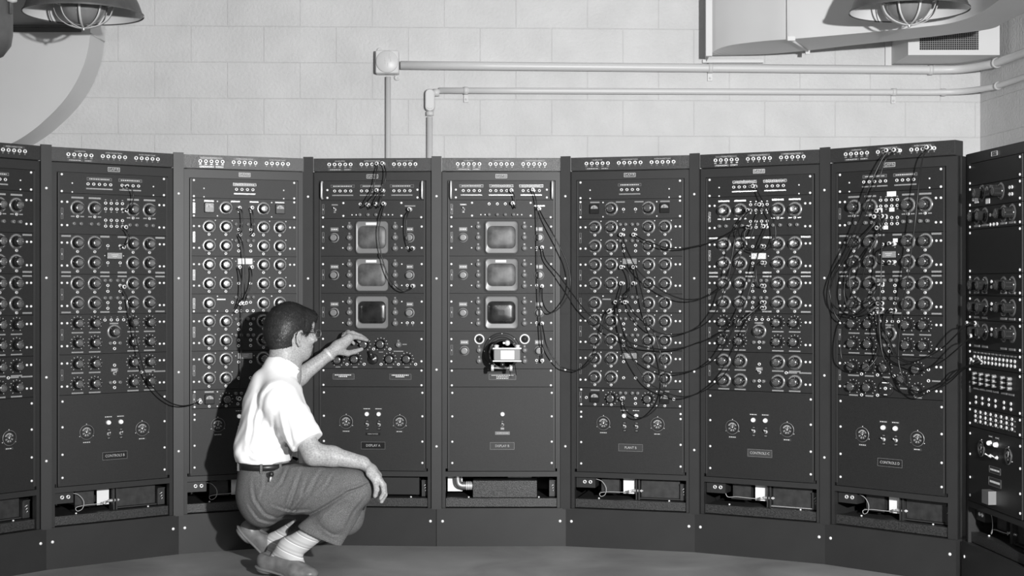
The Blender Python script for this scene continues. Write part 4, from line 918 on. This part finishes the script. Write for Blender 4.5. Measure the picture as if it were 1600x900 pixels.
# ------------------------------------------------------------------ the crouching man
class Field:
    """signed distance field on a grid, polygonised with surface nets"""
    def __init__(s, lo, hi, h):
        s.lo = np.array(lo, float); s.h = h; s.n = np.ceil((np.array(hi)-s.lo)/h).astype(int)+1
        s.F = np.full(s.n, .2, np.float32); s.ax = [s.lo[i]+h*np.arange(s.n[i]) for i in range(3)]
    def sub(s, lo, hi, pad):
        i0 = np.clip(((np.array(lo)-pad-s.lo)/s.h).astype(int), 0, s.n-1); i1 = np.clip(((np.array(hi)+pad-s.lo)/s.h).astype(int)+2, 1, s.n)
        sl = tuple(slice(a, b) for a, b in zip(i0, i1))
        g = np.meshgrid(*[s.ax[i][sl[i]] for i in range(3)], indexing='ij'); return sl, np.stack(g, -1)
    def comb(s, sl, d, k, op='u'):
        a = s.F[sl]; d = d.astype(np.float32)
        if op == 'u':
            h = np.clip(.5+.5*(a-d)/k, 0, 1); s.F[sl] = a*(1-h)+d*h-k*h*(1-h)
        else:  # subtract d
            d = -d; h = np.clip(.5-.5*(a-d)/k, 0, 1); s.F[sl] = a*(1-h)+d*h+k*h*(1-h)
    def cone(s, a, b, ra, rb, k=.02, op='u', sq=None):
        a = np.array(a, float); b = np.array(b, float); r = max(ra, rb)
        sl, P = s.sub(np.minimum(a, b)-r*(1.6 if sq is not None else 1), np.maximum(a, b)+r*(1.6 if sq is not None else 1), 4*k+.01)
        d = b-a; L2 = d@d; t = np.clip(((P-a)@d)/L2, 0, 1); q = P-a-t[..., None]*d
        if sq is not None:
            v, f = sq; v = np.array(v, float)/np.linalg.norm(v); c = (q@v); q = q+(c*(f-1))[..., None]*v
        s.comb(sl, np.linalg.norm(q, axis=-1)-(ra+(rb-ra)*t), k, op)
    def ell(s, c, ax, R, k=.02, op='u'):
        c = np.array(c, float); ax = np.array(ax, float)
        r = np.array(R); m = r.max(); sl, P = s.sub(c-m, c+m, 4*k+.01)
        q = (P-c)@(np.array([v/np.linalg.norm(v) for v in ax]).T)
        k0 = np.linalg.norm(q/r, axis=-1); k1 = np.linalg.norm(q/(r*r), axis=-1)+1e-9
        s.comb(sl, k0*(k0-1)/k1, k, op)
    def chain(s, pts, rs, k=.012, op='u', sq=None):
        for i in range(len(pts)-1): s.cone(pts[i], pts[i+1], rs[i], rs[i+1], k, op, sq)
    def crease(s, pts, w, depth, y1):
        # a fold pressed into the side of the cloth that faces -y, along a line given in x,z
        pts = [np.array(p, float) for p in pts]; lo = np.min(pts, 0); hi = np.max(pts, 0)
        sl, P = s.sub((lo[0], s.lo[1], lo[1]), (hi[0], y1, hi[1]), 4*w)
        X, Z, Y = P[..., 0], P[..., 2], P[..., 1]; best = np.full(X.shape, 9.); tt = np.zeros(X.shape); n = len(pts)-1
        for i in range(n):
            a, b = pts[i], pts[i+1]; d = b-a; t = np.clip(((X-a[0])*d[0]+(Z-a[1])*d[1])/(d@d), 0, 1)
            sg = np.sign((X-a[0])*d[1]-(Z-a[1])*d[0]); r = np.hypot(X-a[0]-t*d[0], Z-a[1]-t*d[1]); m = r < abs(best)
            best = np.where(m, r*sg, best); tt = np.where(m, (i+t)/n, tt)
        env = np.sin(np.pi*np.clip(tt, .04, .96))**.6*np.clip((y1-Y)/.05, 0, 1)
        q = best/w; s.F[sl] += (env*depth*(np.exp(-q*q)-.75*np.exp(-(q-1.7)**2/1.2))).astype(np.float32)
    def cut(s, p, n, k=.004, box=None):
        # keep the side n points away from
        n = np.array(n, float); n /= np.linalg.norm(n); p = np.array(p, float)
        if box: sl, P = s.sub(box[0], box[1], 0)
        else: sl, P = s.sub(s.lo, s.lo+s.h*s.n, 0)
        d = (P-p)@n; a = s.F[sl]; h = np.clip(.5-.5*(a-d)/k, 0, 1); s.F[sl] = (a*(1-h)+d*h+k*h*(1-h)).astype(np.float32)
    def mesh(s, name, m, smooth_iter=1):
        F = s.F; ins = F < 0
        c = [ins[i:ins.shape[0]-1+i, j:ins.shape[1]-1+j, k:ins.shape[2]-1+k] for i in (0, 1) for j in (0, 1) for k in (0, 1)]
        cnt = sum(x.astype(np.int8) for x in c); act = (cnt > 0) & (cnt < 8)
        idx = np.argwhere(act); N = len(idx); vid = np.full(act.shape, -1, np.int64); vid[tuple(idx.T)] = np.arange(N)
        acc = np.zeros((N, 3)); num = np.zeros(N)
        cor = np.array([(i, j, k) for i in (0, 1) for j in (0, 1) for k in (0, 1)])
        val = np.stack([F[tuple((idx+o).T)] for o in cor], 1)
        for a in range(8):
            for b in range(a+1, 8):
                if np.abs(cor[a]-cor[b]).sum() != 1: continue
                va, vb = val[:, a], val[:, b]; x = (va < 0) != (vb < 0)
                t = np.where(x, va/(va-vb+1e-12), 0)
                acc += np.where(x[:, None], cor[a]+(cor[b]-cor[a])*t[:, None], 0); num += x
        V = s.lo+s.h*(idx+acc/num[:, None]); fs = []
        for ax in range(3):
            o1, o2 = [(1, 2), (2, 0), (0, 1)][ax]
            sl0 = [slice(None)]*3; sl1 = [slice(None)]*3; sl0[ax] = slice(0, -1); sl1[ax] = slice(1, None)
            A, B = ins[tuple(sl0)], ins[tuple(sl1)]; E = np.argwhere(A != B)
            ok = (E[:, o1] > 0) & (E[:, o2] > 0) & (E[:, o1] < act.shape[o1]) & (E[:, o2] < act.shape[o2]); E = E[ok]
            e1 = np.zeros(3, int); e1[o1] = 1; e2 = np.zeros(3, int); e2[o2] = 1
            q = np.stack([vid[tuple((E-e1-e2).T)], vid[tuple((E-e2).T)], vid[tuple(E.T)], vid[tuple((E-e1).T)]], 1)
            fl = B[tuple(E.T)]; q[fl] = q[fl][:, ::-1]; fs.append(q[(q >= 0).all(1)])
        Fq = np.concatenate(fs)
        for _ in range(smooth_iter):
            S = np.zeros_like(V); n_ = np.zeros(len(V))
            for i in range(4):
                a, b = Fq[:, i], Fq[:, (i+1) % 4]; np.add.at(S, a, V[b]); np.add.at(n_, a, 1); np.add.at(S, b, V[a]); np.add.at(n_, b, 1)
            V = .5*V+.5*S/np.maximum(n_, 1)[:, None]
        me = bpy.data.meshes.new(name); me.vertices.add(len(V)); me.vertices.foreach_set('co', V.astype(np.float32).ravel())
        me.loops.add(len(Fq)*4); me.loops.foreach_set('vertex_index', Fq.ravel().astype(np.int32))
        me.polygons.add(len(Fq)); me.polygons.foreach_set('loop_start', np.arange(0, len(Fq)*4, 4, dtype=np.int32)); me.polygons.foreach_set('loop_total', np.full(len(Fq), 4, dtype=np.int32))
        me.update(calc_edges=True); me.polygons.foreach_set('use_smooth', np.ones(len(Fq), bool)); me.materials.append(m); me.validate(); me.update(); return me
def A3(x, y, Y): v = at(x, y, Y); return np.array(v[:])
MAN = link('person', None, None, (0, 0, 0)); base = A3(430, 880, 5.78); MAN.location = (base[0], base[1], 0)
tag(MAN, 'crouching man in white shirt and grey trousers turning a knob on DISPLAY A', 'person')
off = (-base[0], -base[1], 0)
def mpart(name, me): return link(name, me, MAN, off)

shR, shL = A3(440, 622, 5.735), A3(452, 612, 6.03)
elR, wrR = A3(490, 709, 5.66), A3(567, 723, 5.655)
elL, wrL = A3(437, 612, 6.20), A3(513, 554, 6.27)
hipR, hipL, knR, knL = A3(418, 775, 5.76), A3(420, 772, 5.94), A3(556, 763, 5.68), A3(545, 786, 5.97)
anR, anL = A3(446, 864, 5.735), A3(420, 846, 5.94)
hc = A3(455.5, 521, 5.90)
th = math.radians(38); fw = np.array([math.cos(th), math.sin(th), -.10]); fw /= np.linalg.norm(fw)
rt = np.array([math.sin(th), -math.cos(th), 0.0]); up = np.cross(rt, fw); up /= np.linalg.norm(up)
HF = np.array([rt, fw, up])
def hp(r, f, u): return hc+rt*r+fw*f+up*u

# skin body: head, neck, core, both arms with hands - one continuous surface
B = Field((-1.22, 5.50, .28), (-.48, 6.44, 1.16), .0042)
B.ell(hp(0, -.012, .030), HF, (.074, .093, .088), .02)
B.ell(hp(0, .028, -.035), HF, (.060, .068, .080), .03)
B.ell(hp(0, .050, -.075), HF, (.036, .042, .036), .025)
B.ell(hp(0, .062, .045), HF, (.055, .030, .040), .02)
for s_ in (-1, 1):
    B.ell(hp(s_*.040, .070, -.018), HF, (.022, .020, .020), .012)      # cheeks
    B.ell(hp(s_*.030, .088, .012), HF, (.013, .012, .011), .008, 's')   # eye sockets
    B.ell(hp(s_*.030, .079, .010), HF, (.011, .011, .009), .003)       # eyes
    e_ = hp(s_*.073, -.006, -.018)                                      # ears: rim, lobe and bowl
    tl = up*.9-fw*.22
    for t0, t1, q0, q1 in ((-.026, -.010, .010, .000), (-.010, .012, .000, -.006), (.012, .028, -.006, -.002), (.028, .032, -.002, .010)):
        pass
    pr = [(-.030, .004, .006), (-.016, -.010, .011), (.004, -.016, .015), (.022, -.011, .015), (.030, .002, .012), (.024, .013, .006)]
    P_ = [e_+up*a+fw*b+rt*s_*c for a, b, c in pr]
    B.chain(P_, [.0068, .0052, .0050, .0050, .0048, .0042], .004)
    B.ell(e_+rt*s_*.001, HF, (.007, .014, .022), .006)
    B.ell(e_+fw*.003+rt*s_*.012, HF, (.006, .007, .011), .003, 's')
B.cone(hp(0, .090, .022), hp(0, .112, -.016), .009, .0125, .010)          # nose
for s_ in (-1, 1): B.ell(hp(s_*.010, .104, -.020), HF, (.008, .009, .007), .006)
B.cone(hp(-.020, .089, -.047), hp(.020, .089, -.047), .007, .007, .006)  # lips
B.cone(hp(-.017, .086, -.058), hp(.017, .086, -.058), .007, .007, .006)
B.cone(hp(-.022, .097, -.0525), hp(.022, .097, -.0525), .0022, .0022, .002, 's')
cc = A3(446, 569, 5.885); cv1 = rt; fh = np.array([math.cos(th), math.sin(th), 0]); cv2 = fh*math.cos(.62)-np.array([0, 0, 1])*math.sin(.62); cn = np.cross(cv1, cv2); cn = cn if cn[2] > 0 else -cn
nb = A3(440, 588, 5.875); chest = A3(424, 640, 5.87); belly = A3(418, 705, 5.85)
B.cone(hp(0, -.030, -.040), nb, .056, .062, .03)
B.cone(hp(0, -.005, -.070), nb+np.array([.01, .01, 0]), .046, .058, .03)
B.cone(nb, chest, .07, .10, .04); B.cone(chest, belly, .10, .10, .04)
for s_, e_ in ((shR, elR), (shL, elL)):
    B.cone(nb+np.array([-.02, 0, -.04]), s_, .045, .040, .03); B.cone(chest, s_, .08, .05, .03); B.cone(s_, e_, .049, .040, .02)
# right forearm and hanging hand
mid = elR*.62+wrR*.38+np.array([0, 0, .004])
B.cone(elR, mid, .0435, .0400, .015); B.cone(mid, wrR, .0385, .0265, .015)
B.cone(elR+np.array([0, 0, -.012]), mid+np.array([0, 0, -.006]), .034, .030, .015)
kn_ = A3(590, 744, 5.645)
pal = A3(580, 734, 5.65)
side = np.array([0, 1.0, 0.0])
B.cone(wrR, pal, .026, .027, .012, sq=((.55, 0, .8), 1.25)); B.cone(pal-side*.018, kn_-side*.026, .020, .0150, .010); B.cone(pal+side*.016, kn_+side*.030, .020, .0145, .010); B.cone(pal, kn_, .021, .016, .010)
fing = [((598, 757), (600, 770), (594.5, 779), -.030, .0098), ((599.5, 758), (601.5, 773), (596, 784), -.010, .0102), ((598.5, 757), (599, 771), (592, 781), .011, .0098), ((596, 755), (595.5, 767), (589, 775), .030, .0088)]
for a, b, c, dy, r in fing:
    k0 = kn_+side*dy; B.chain([k0, A3(*a, 5.645+dy), A3(*b, 5.645+dy*.9), A3(*c, 5.645+dy*.8)], [r*1.25, r*1.12, r, r*.82], .0035)
B.chain([pal+side*-.026+np.array([-.004, 0, -.012]), A3(586.5, 752, 5.612), A3(588.5, 765, 5.617), A3(586, 775, 5.625)], [.015, .0125, .0110, .0088], .005)
# left forearm and the hand on the knob
mid = elL*.6+wrL*.4
B.cone(elL, mid, .043, .040, .015); B.cone(mid, wrL, .038, .0265, .015)
KN = np.array([seg(3)[0].x-.037*math.cos(seg(3)[1]), 6.424, .9075]); 
pal = A3(528, 542, 6.295); kc = A3(546, 527, 6.325)
B.cone(wrL, pal, .026, .029, .012); B.cone(pal, kc+np.array([0, -.006, -.002]), .027, .020, .012); B.cone(pal+np.array([0, .01, -.004]), A3(542, 533, 6.325), .026, .020, .012)
B.chain([kc+np.array([0, -.012, 0]), A3(555, 526.5, 6.335), A3(565, 528.5, 6.365), A3(573.5, 531.5, 6.392)], [.0135, .0110, .0100, .0080], .004)         # index
B.chain([A3(545, 521.5, 6.335), A3(551, 520.5, 6.35), A3(563, 525, 6.385), A3(571, 529, 6.404)], [.0135, .0110, .0100, .0080], .004)                    # middle
B.chain([A3(541, 522, 6.345), A3(544, 519, 6.365), A3(556, 526, 6.392), A3(562, 534, 6.404)], [.0125, .0105, .0095, .0078], .004)                     # ring
B.chain([A3(537, 526, 6.35), A3(538, 522, 6.37), A3(547, 530, 6.392), A3(553, 537, 6.40)], [.0115, .0095, .0085, .0070], .004)                       # little
B.chain([A3(530, 549, 6.29), A3(543, 552, 6.32), A3(554, 549.5, 6.355), A3(565, 545.5, 6.385)], [.0165, .0135, .0115, .0090], .006)                     # thumb
mpart('body', B.mesh('body', M['skin'], 1)); del B

# hair
H = Field(hc-.16, hc+.16, .0032)
H.ell(hp(0, -.016, .030), HF, (.0835, .1035, .0985), .01)
H.ell(hp(0, -.038, -.005), HF, (.073, .080, .085), .02)
H.ell(hp(0, .055, .075), HF, (.058, .050, .034), .02)
sl, P = H.sub(H.lo, H.lo+H.h*H.n, 0); q = (P-hc)@HF.T
r_, f_, u_ = q[..., 0], q[..., 1], q[..., 2]
lim = np.where(u_ > .042, .090, np.where(u_ > .0, .040+.9*(u_-.0)*1.2, .016+.2*u_))  # forward limit of the hair by height
d1 = f_-lim
ear = np.maximum(np.sqrt((f_+.006)**2+((u_+.024)*.85)**2)-.026, .055-np.abs(r_))
d2 = -(u_+.088+.25*np.clip(f_+.05, -.05, .05))
noise = .0004*np.sin(P[..., 0]*230+4*np.sin(P[..., 2]*90))*np.sin(P[..., 1]*210+3*np.sin(P[..., 0]*80))+.0002*np.sin(P[..., 2]*310+P[..., 0]*120)
v = np.maximum(np.maximum(H.F[sl]+noise, d1*.8), np.maximum(d2, -np.where(np.abs(r_) > .055, np.sqrt((f_+.004)**2+((u_+.020)*.85)**2)-.031, 1)))
H.F[sl] = v.astype(np.float32); hm = H.mesh('hair', M['hair'], 1); del H
hv = np.empty(len(hm.vertices)*3); hm.vertices.foreach_get('co', hv); hv = hv.reshape(-1, 3); hn_ = np.array([v.normal[:] for v in hm.vertices])
rng = np.random.default_rng(3); g = MB()
for i in rng.choice(len(hv), 9000):
    p, nn = hv[i], hn_[i]; q = (p-hc)@HF.T
    if (nn@(p-hc)) < .02: continue
    flow = (-up*.95-fw*.30) if q[1] < .02 or q[2] < .02 else (fw*.9+rt*.35*np.sign(q[0]+.03)-up*.1)
    if q[2] > .085: flow = flow*.4+fw*.3-rt*.5*np.sign(q[0]+.03)*-1
    flow = flow+rng.normal(0, .22, 3); t = flow-nn*(flow@nn); t /= np.linalg.norm(t)+1e-9; sd = np.cross(t, nn)*.00075
    L = rng.uniform(.007, .012) if q[2] < -.03 else rng.uniform(.013, .024); l0 = rng.uniform(.0008, .0028)*(.5 if q[2] < -.03 else 1)
    pts = [p-nn*.001, p+t*L*.35+nn*l0*.8, p+t*L*.7+nn*l0, p+t*L+nn*l0*.7]; vs = []
    for k_, w_ in zip(pts, (1, 1, .8, .15)): vs += [k_-sd*w_, k_+sd*w_]
    g.add(vs, [(0, 1, 3, 2), (2, 3, 5, 4), (4, 5, 7, 6)], M['strand'])
o_ = mpart('hair', hm); sm_ = bpy.data.meshes.new('strands'); sm_.from_pydata(g.v, [], g.f)
bm = bmesh.new(); bm.from_mesh(hm); bm.from_mesh(sm_)
nf_ = len(hm.polygons); bm.faces.ensure_lookup_table()
for k_ in range(nf_, len(bm.faces)): bm.faces[k_].material_index = 1
bm.to_mesh(hm); bm.free(); hm.materials.append(M['strand'])

# eyeglasses and wristwatch
g = MB()
for s_ in (-1, 1):
    c_ = hp(s_*.033, .108, .008); pts = [c_+rt*.022*math.cos(a)+up*.017*math.sin(a) for a in [2*math.pi*i/18 for i in range(19)]]
    g.tube([Vector(p) for p in pts], .0013, M['alu'], 6)
    g.tube([Vector(hp(s_*.056, .106, .014)), Vector(hp(s_*.074, .092, .014)), Vector(hp(s_*.084, .03, .010)), Vector(hp(s_*.083, -.006, .012)), Vector(hp(s_*.080, -.026, -.006))], .0015, M['bakelite'], 6)
    g.lathe([(.003, -.002), (.003, .002)], M['alu'], tuple(hp(s_*.073, .094, .014)), 8)
g.tube([Vector(hp(-.011, .112, .012)), Vector(hp(.011, .112, .012))], .0013, M['alu'], 6)
o = obj('eyeglasses', g, MAN, off)
g = MB(); dW = (wrL-elL); dW /= np.linalg.norm(dW); b_ = Vector(dW).orthogonal().normalized(); c_ = Vector(dW).cross(b_); wc = Vector(wrL+dW*.000)
ring = []
for i in range(25):
    a = 2*math.pi*i/24; ring.append((math.cos(a), math.sin(a)))
vs = []; fs = []
for i, (ca, sa) in enumerate(ring[:-1]):
    for rr, dd in ((.0292, -.0075), (.0305, -.007), (.0305, .007), (.0292, .0075)): vs.append(wc+(b_*ca+c_*sa)*rr+Vector(dW)*dd)
for i in range(24):
    for j in range(4): fs.append((i*4+j, i*4+(j+1) % 4, ((i+1) % 24)*4+(j+1) % 4, ((i+1) % 24)*4+j))
g.add([v[:] for v in vs], fs, M['chrome'], True); obj('wristwatch', g, MAN, off)

# shirt
S = Field((-1.26, 5.50, .36), (-.66, 6.22, 1.06), .0052)
sh_up = np.array([0, 0, .012])
lat = (0, 1, 0)
S.cone(A3(421, 642, 5.885), A3(412, 690, 5.86), .104, .106, .04, sq=(lat, .70))
S.cone(A3(425, 612, 5.885), A3(421, 650, 5.88), .083, .100, .04, sq=(lat, .68))
S.cone(A3(412, 690, 5.86), A3(413, 716, 5.85), .108, .112, .03, sq=(lat, .76))
S.ell(A3(388, 706, 5.83), np.eye(3), (.050, .12, .045), .03)
S.cone(nb+np.array([-.012, -.02, -.022]), shR+np.array([-.02, .03, .004]), .050, .060, .03); S.cone(nb+np.array([-.012, .02, -.022]), shL+np.array([-.02, -.03, .004]), .050, .060, .03)
S.cone(shR+np.array([.004, 0, -.008]), A3(481, 690, 5.672), .073, .063, .03); S.cone(A3(450, 618, 5.80), A3(462, 660, 5.78), .065, .07, .03)
S.cone(shR+np.array([-.015, 0, -.02]), A3(476, 684, 5.69), .066, .062, .03)
S.cone(shL+np.array([-.01, -.02, -.010]), elL+np.array([.0, -.0, .0]), .064, .056, .03)
S.cone(cc+cn*.03, cc-cn*.02, .064, .070, .015); S.cone(cc-cn*.012, A3(428, 612, 5.885), .068, .090, .03); S.cone(A3(414, 596, 5.88), A3(408, 625, 5.88), .045, .06, .04, sq=(lat, .6))
for q_ in (shR, shL): S.cone(cc-cn*.035, q_+np.array([-.02, 0, .0]), .055, .060, .03)
# collar opening, sleeve ends and the waist
axn = (hp(0, -.01, -.06)-nb); axn /= np.linalg.norm(axn)
S.cut(cc, cn, .004, (cc-.10, cc+.13))
dn = (elR-shR); dn /= np.linalg.norm(dn); S.cut(A3(482, 690, 5.67), dn, .004, (A3(482, 690, 5.67)-.11, A3(482, 690, 5.67)+.11))
sl, P = S.sub(S.lo, S.lo+S.h*S.n, 0)
X, Y_, Z = P[..., 0], P[..., 1], P[..., 2]
zb_ = EYE-(721-HORIZ)/F_PX*5.84
px_ = 800+X/Y_*F_PX; py_ = HORIZ-(Z-EYE)/Y_*F_PX
fold = .0017*np.sin((X*.8+Z*.25)*95+3*np.sin(Z*14))*np.clip((.98-Z)/.25, 0, 1)+.0012*np.sin((X-Z*.6)*140+2*np.sin(Y_*20))*np.clip((.80-Z)/.2, 0, 1)
S.F[sl] = np.maximum(S.F[sl]+fold, (zb_+.006*np.sin(X*40+1)-Z)).astype(np.float32)
# armpit and sleeve creases
for pp, w_, d_ in ((((447, 632), (452, 660), (462, 695)), .009, .010), (((458, 625), (466, 650), (470, 680)), .008, .006), (((399, 620), (392, 655), (388, 700)), .009, .006), (((415, 615), (404, 660), (402, 708)), .009, .006), (((430, 650), (428, 680), (434, 712)), .008, .006), (((440, 600), (425, 605), (408, 625)), .009, .005), (((462, 600), (470, 625), (476, 660)), .008, .005), (((452, 690), (440, 700), (425, 712)), .008, .007), (((384, 700), (396, 712), (410, 714)), .006, .005)):
    pp_ = [(lambda v: (v[0], v[2]))(A3(x, y, 5.70)) for x, y in pp]; S.crease(pp_, w_, d_, 5.86)
mpart('shirt', S.mesh('shirt', M['shirt'], 1)); del S
g = MB(); cpts = []
for i in range(37):
    a = 2*math.pi*i/36; p = cc+cv1*.064*math.cos(a)+cv2*.066*math.sin(a); cpts.append(Vector(p))
g.tube(cpts, .0065, M['shirt'], 8); obj('collar_band', g, MAN, off)

# trousers: pelvis, both thighs and shins
T = Field((-1.26, 5.52, .06), (-.48, 6.16, .56), .0052)
T.cone(A3(419, 727, 5.85), A3(417, 765, 5.85), .118, .118, .03, sq=(lat, .74))
T.ell(A3(411, 772, 5.80), np.eye(3), (.105, .115, .135), .03); T.ell(A3(414, 772, 5.92), np.eye(3), (.105, .110, .13), .03)
T.cone(A3(428, 768, 5.765), knR+np.array([-.03, 0, .0]), .104, .080, .025); T.cone(A3(470, 752, 5.75), knR, .088, .072, .02)
T.cone(A3(428, 770, 5.93), knL, .105, .070, .025)
hemR = A3(497, 835, 5.712)
T.cone(knR+np.array([-.012, 0, -.01]), A3(522, 806, 5.70), .070, .078, .02); T.cone(A3(526, 802, 5.70), A3(478, 852, 5.72), .072, .080, .02, sq=(lat, 1.35)); T.cone(A3(540, 795, 5.70), A3(514, 846, 5.70), .060, .052, .02, sq=(lat, 1.6))
T.cone(knL, A3(540, 812, 5.96), .070, .066, .02); T.cone(A3(545, 808, 5.96), A3(470, 835, 5.94), .062, .062, .02)
hn = np.array([-.83, 0, -.80]); 
h0, h1 = A3(462, 822, 5.71), A3(530, 852, 5.71); e_ = h1-h0; n_ = np.array([e_[2], 0, -e_[0]]); n_ /= np.linalg.norm(n_)
T.cut(h0, n_, .004, (A3(497, 860, 5.72)-np.array([.14, .16, .09]), A3(500, 850, 5.70)+np.array([.12, .12, .16])))
T.cut(A3(440, 838, 5.95), (-.9, 0, -.45), .004, (A3(440, 850, 5.95)-np.array([.10, .05, .07]), A3(440, 850, 5.95)+np.array([.07, .14, .05])))
sl, P = T.sub(T.lo, T.lo+T.h*T.n, 0); Z = P[..., 2]; T.F[sl] = np.maximum(T.F[sl], Z-(EYE-(722-HORIZ)/F_PX*5.84)).astype(np.float32)
# the long folds running from the hip to the knee and behind it
def XZ(*pp): return [(lambda v: (v[0], v[2]))(A3(x, y, 5.65)) for x, y in pp]
for pp, w_, d_ in ((((470, 735), (463, 760), (452, 790), (432, 815)), .009, .009), (((500, 738), (484, 770), (455, 803), (420, 822)), .010, .009), (((575, 757), (545, 767), (510, 790), (470, 815)), .008, .011), (((583, 752), (560, 762), (540, 766)), .007, .006), (((392, 755), (396, 780), (412, 806), (440, 820)), .008, .006), (((447, 733), (440, 755), (425, 770)), .007, .007), (((520, 742), (512, 757), (496, 772)), .007, .006), (((540, 781), (520, 797), (505, 812)), .007, .006), (((572, 775), (552, 800), (540, 825)), .007, .006), (((500, 822), (520, 836), (532, 838)), .006, .005), (((425, 790), (455, 800), (485, 796)), .007, .006), (((385, 790), (400, 815), (425, 826)), .007, .005), (((410, 730), (412, 760), (404, 785)), .006, .004), (((480, 745), (470, 785), (460, 800)), .006, .005)):
    T.crease(XZ(*pp), w_*.78, d_, 5.80)
mpart('trousers', T.mesh('trousers', M['trouser'], 1)); del T
# belt with loops
g = MB(); bc = A3(419, 722, 5.85); rings = []
for zo, rr in ((-.013, 0), (-.012, .003), (.012, .003), (.013, 0)):
    rings.append([(bc[0]+(.121+rr)*math.cos(2*math.pi*i/48), bc[1]+(.121/.74+rr)*math.sin(2*math.pi*i/48), bc[2]+zo-.004) for i in range(48)])
g.add([v for r in rings for v in r], [(j*48+i, j*48+(i+1) % 48, (j+1)*48+(i+1) % 48, (j+1)*48+i) for j in range(3) for i in range(48)], M['leather'], True)
obj('belt', g, MAN, off)
for a in (-2.55, -1.56, -.95):
    g = MB(); x_ = bc[0]+.1255*math.cos(a); y_ = bc[1]+(.121/.74+.0045)*math.sin(a); g.box(x_-.0045, x_+.0045, y_-.003, y_+.006, bc[2]-.024, bc[2]+.012, M['trouser']); obj('belt_loop', g, MAN, off)
p = A3(423, 742, 5.640); g = MB(); g.lathe([(.0003, -.010), (.009, -.008), (.011, 0), (.009, .010), (.0003, .013)], M['leather'], (p[0], p[1]+.012, p[2]), 14, axis='z')
g.tube([(p[0], p[1]+.006, p[2]-.008), (p[0]-.004, p[1]+.006, p[2]-.026)], .0035, M['chrome'], 8); obj('key_fob', g, MAN, off)

# socks and shoes
K = Field((-1.20, 5.56, .02), (-.66, 6.12, .34), .004)
K.cone(A3(492, 832, 5.72), A3(452, 859, 5.73), .040, .050, .01); K.cone(A3(452, 858, 5.73), A3(434, 878, 5.745), .050, .040, .012); K.cone(A3(452, 860, 5.725), A3(464, 884, 5.70), .044, .034, .012)
me = K.mesh('sock', M['sock'], 1); mpart('sock', me)
K = Field((-1.20, 5.76, .02), (-.72, 6.12, .36), .004)
K.cone(A3(462, 826, 5.94), A3(428, 846, 5.95), .036, .036, .01); K.cone(A3(428, 846, 5.95), A3(420, 864, 5.95), .036, .034, .012)
mpart('sock', K.mesh('sock', M['sock'], 1))
def shoe(heel, ball, toe, nrm, name_off=0):
    heel, ball, toe, nrm = map(lambda v: np.array(v, float), (heel, ball, toe, nrm))
    lo = np.minimum(np.minimum(heel, ball), toe)-.09; hi = np.maximum(np.maximum(heel, ball), toe)+.15; K = Field(lo, hi, .0036)
    d = (ball-heel); d /= np.linalg.norm(d); sd = np.cross(d, nrm); sd /= np.linalg.norm(sd); n = np.cross(sd, d); n /= np.linalg.norm(n)
    d2 = toe-ball; d2 /= np.linalg.norm(d2); n2 = np.cross(sd, d2); n2 /= np.linalg.norm(n2)
    K.ell(heel+d*.045+n*.034, (d, sd, n), (.050, .036, .042), .02)
    K.cone(heel+d*.05+n*.030, ball+n*.030, .035, .036, .02); K.cone(heel+d*.10+n*.045, ball+n*.028-d*.01, .032, .034, .02)
    K.ell(ball+n2*.026+d2*.01, (d2, sd, n2), (.055, .050, .034), .02); K.ell(toe-d2*.045+n2*.022, (d2, sd, n2), (.050, .043, .027), .02)
    K.ell(heel+d*.055+n*.083, (d, sd, n), (.050, .028, .028), .008, 's')
    sl, P = K.sub(K.lo, K.lo+K.h*K.n, 0)
    a = -((P-heel)@n); b = -((P-ball)@n2); tt = (P-ball)@d
    K.F[sl] = np.maximum(K.F[sl], np.where(tt < 0, a, b)+.004).astype(np.float32)
    sh = mpart('shoe', K.mesh('shoe', M['shoe'], 1))
    Q = Field(lo, hi, .0036)
    Q.ell(heel+d*.045+n*.006, (d, sd, n), (.056, .041, .010), .01); Q.cone(heel+d*.05+n*.006, ball+n*.006, .036, .040, .01, sq=(n, 4.2))
    Q.ell(ball+n2*.006+d2*.015, (d2, sd, n2), (.062, .056, .0095), .01); Q.ell(toe-d2*.050+n2*.006, (d2, sd, n2), (.056, .049, .0095), .01)
    Q.ell(heel+d*.040-n*.004, (d, sd, n), (.042, .036, .012), .004)
    o = link('shoe_sole', Q.mesh('shoe_sole', M['sole'], 1), sh)
hN = A3(403, 886, 5.765)
shoe(hN, (hN[0]+.165, hN[1]-.085, .008), (hN[0]+.255, hN[1]-.125, .010), (0, 0, 1))
hF = A3(371, 826, 5.915); bF = A3(422, 884, 5.95)
shoe(hF, (bF[0], 5.97, .010), (bF[0]+.10, 6.04, .010), (.6, 0, .8))
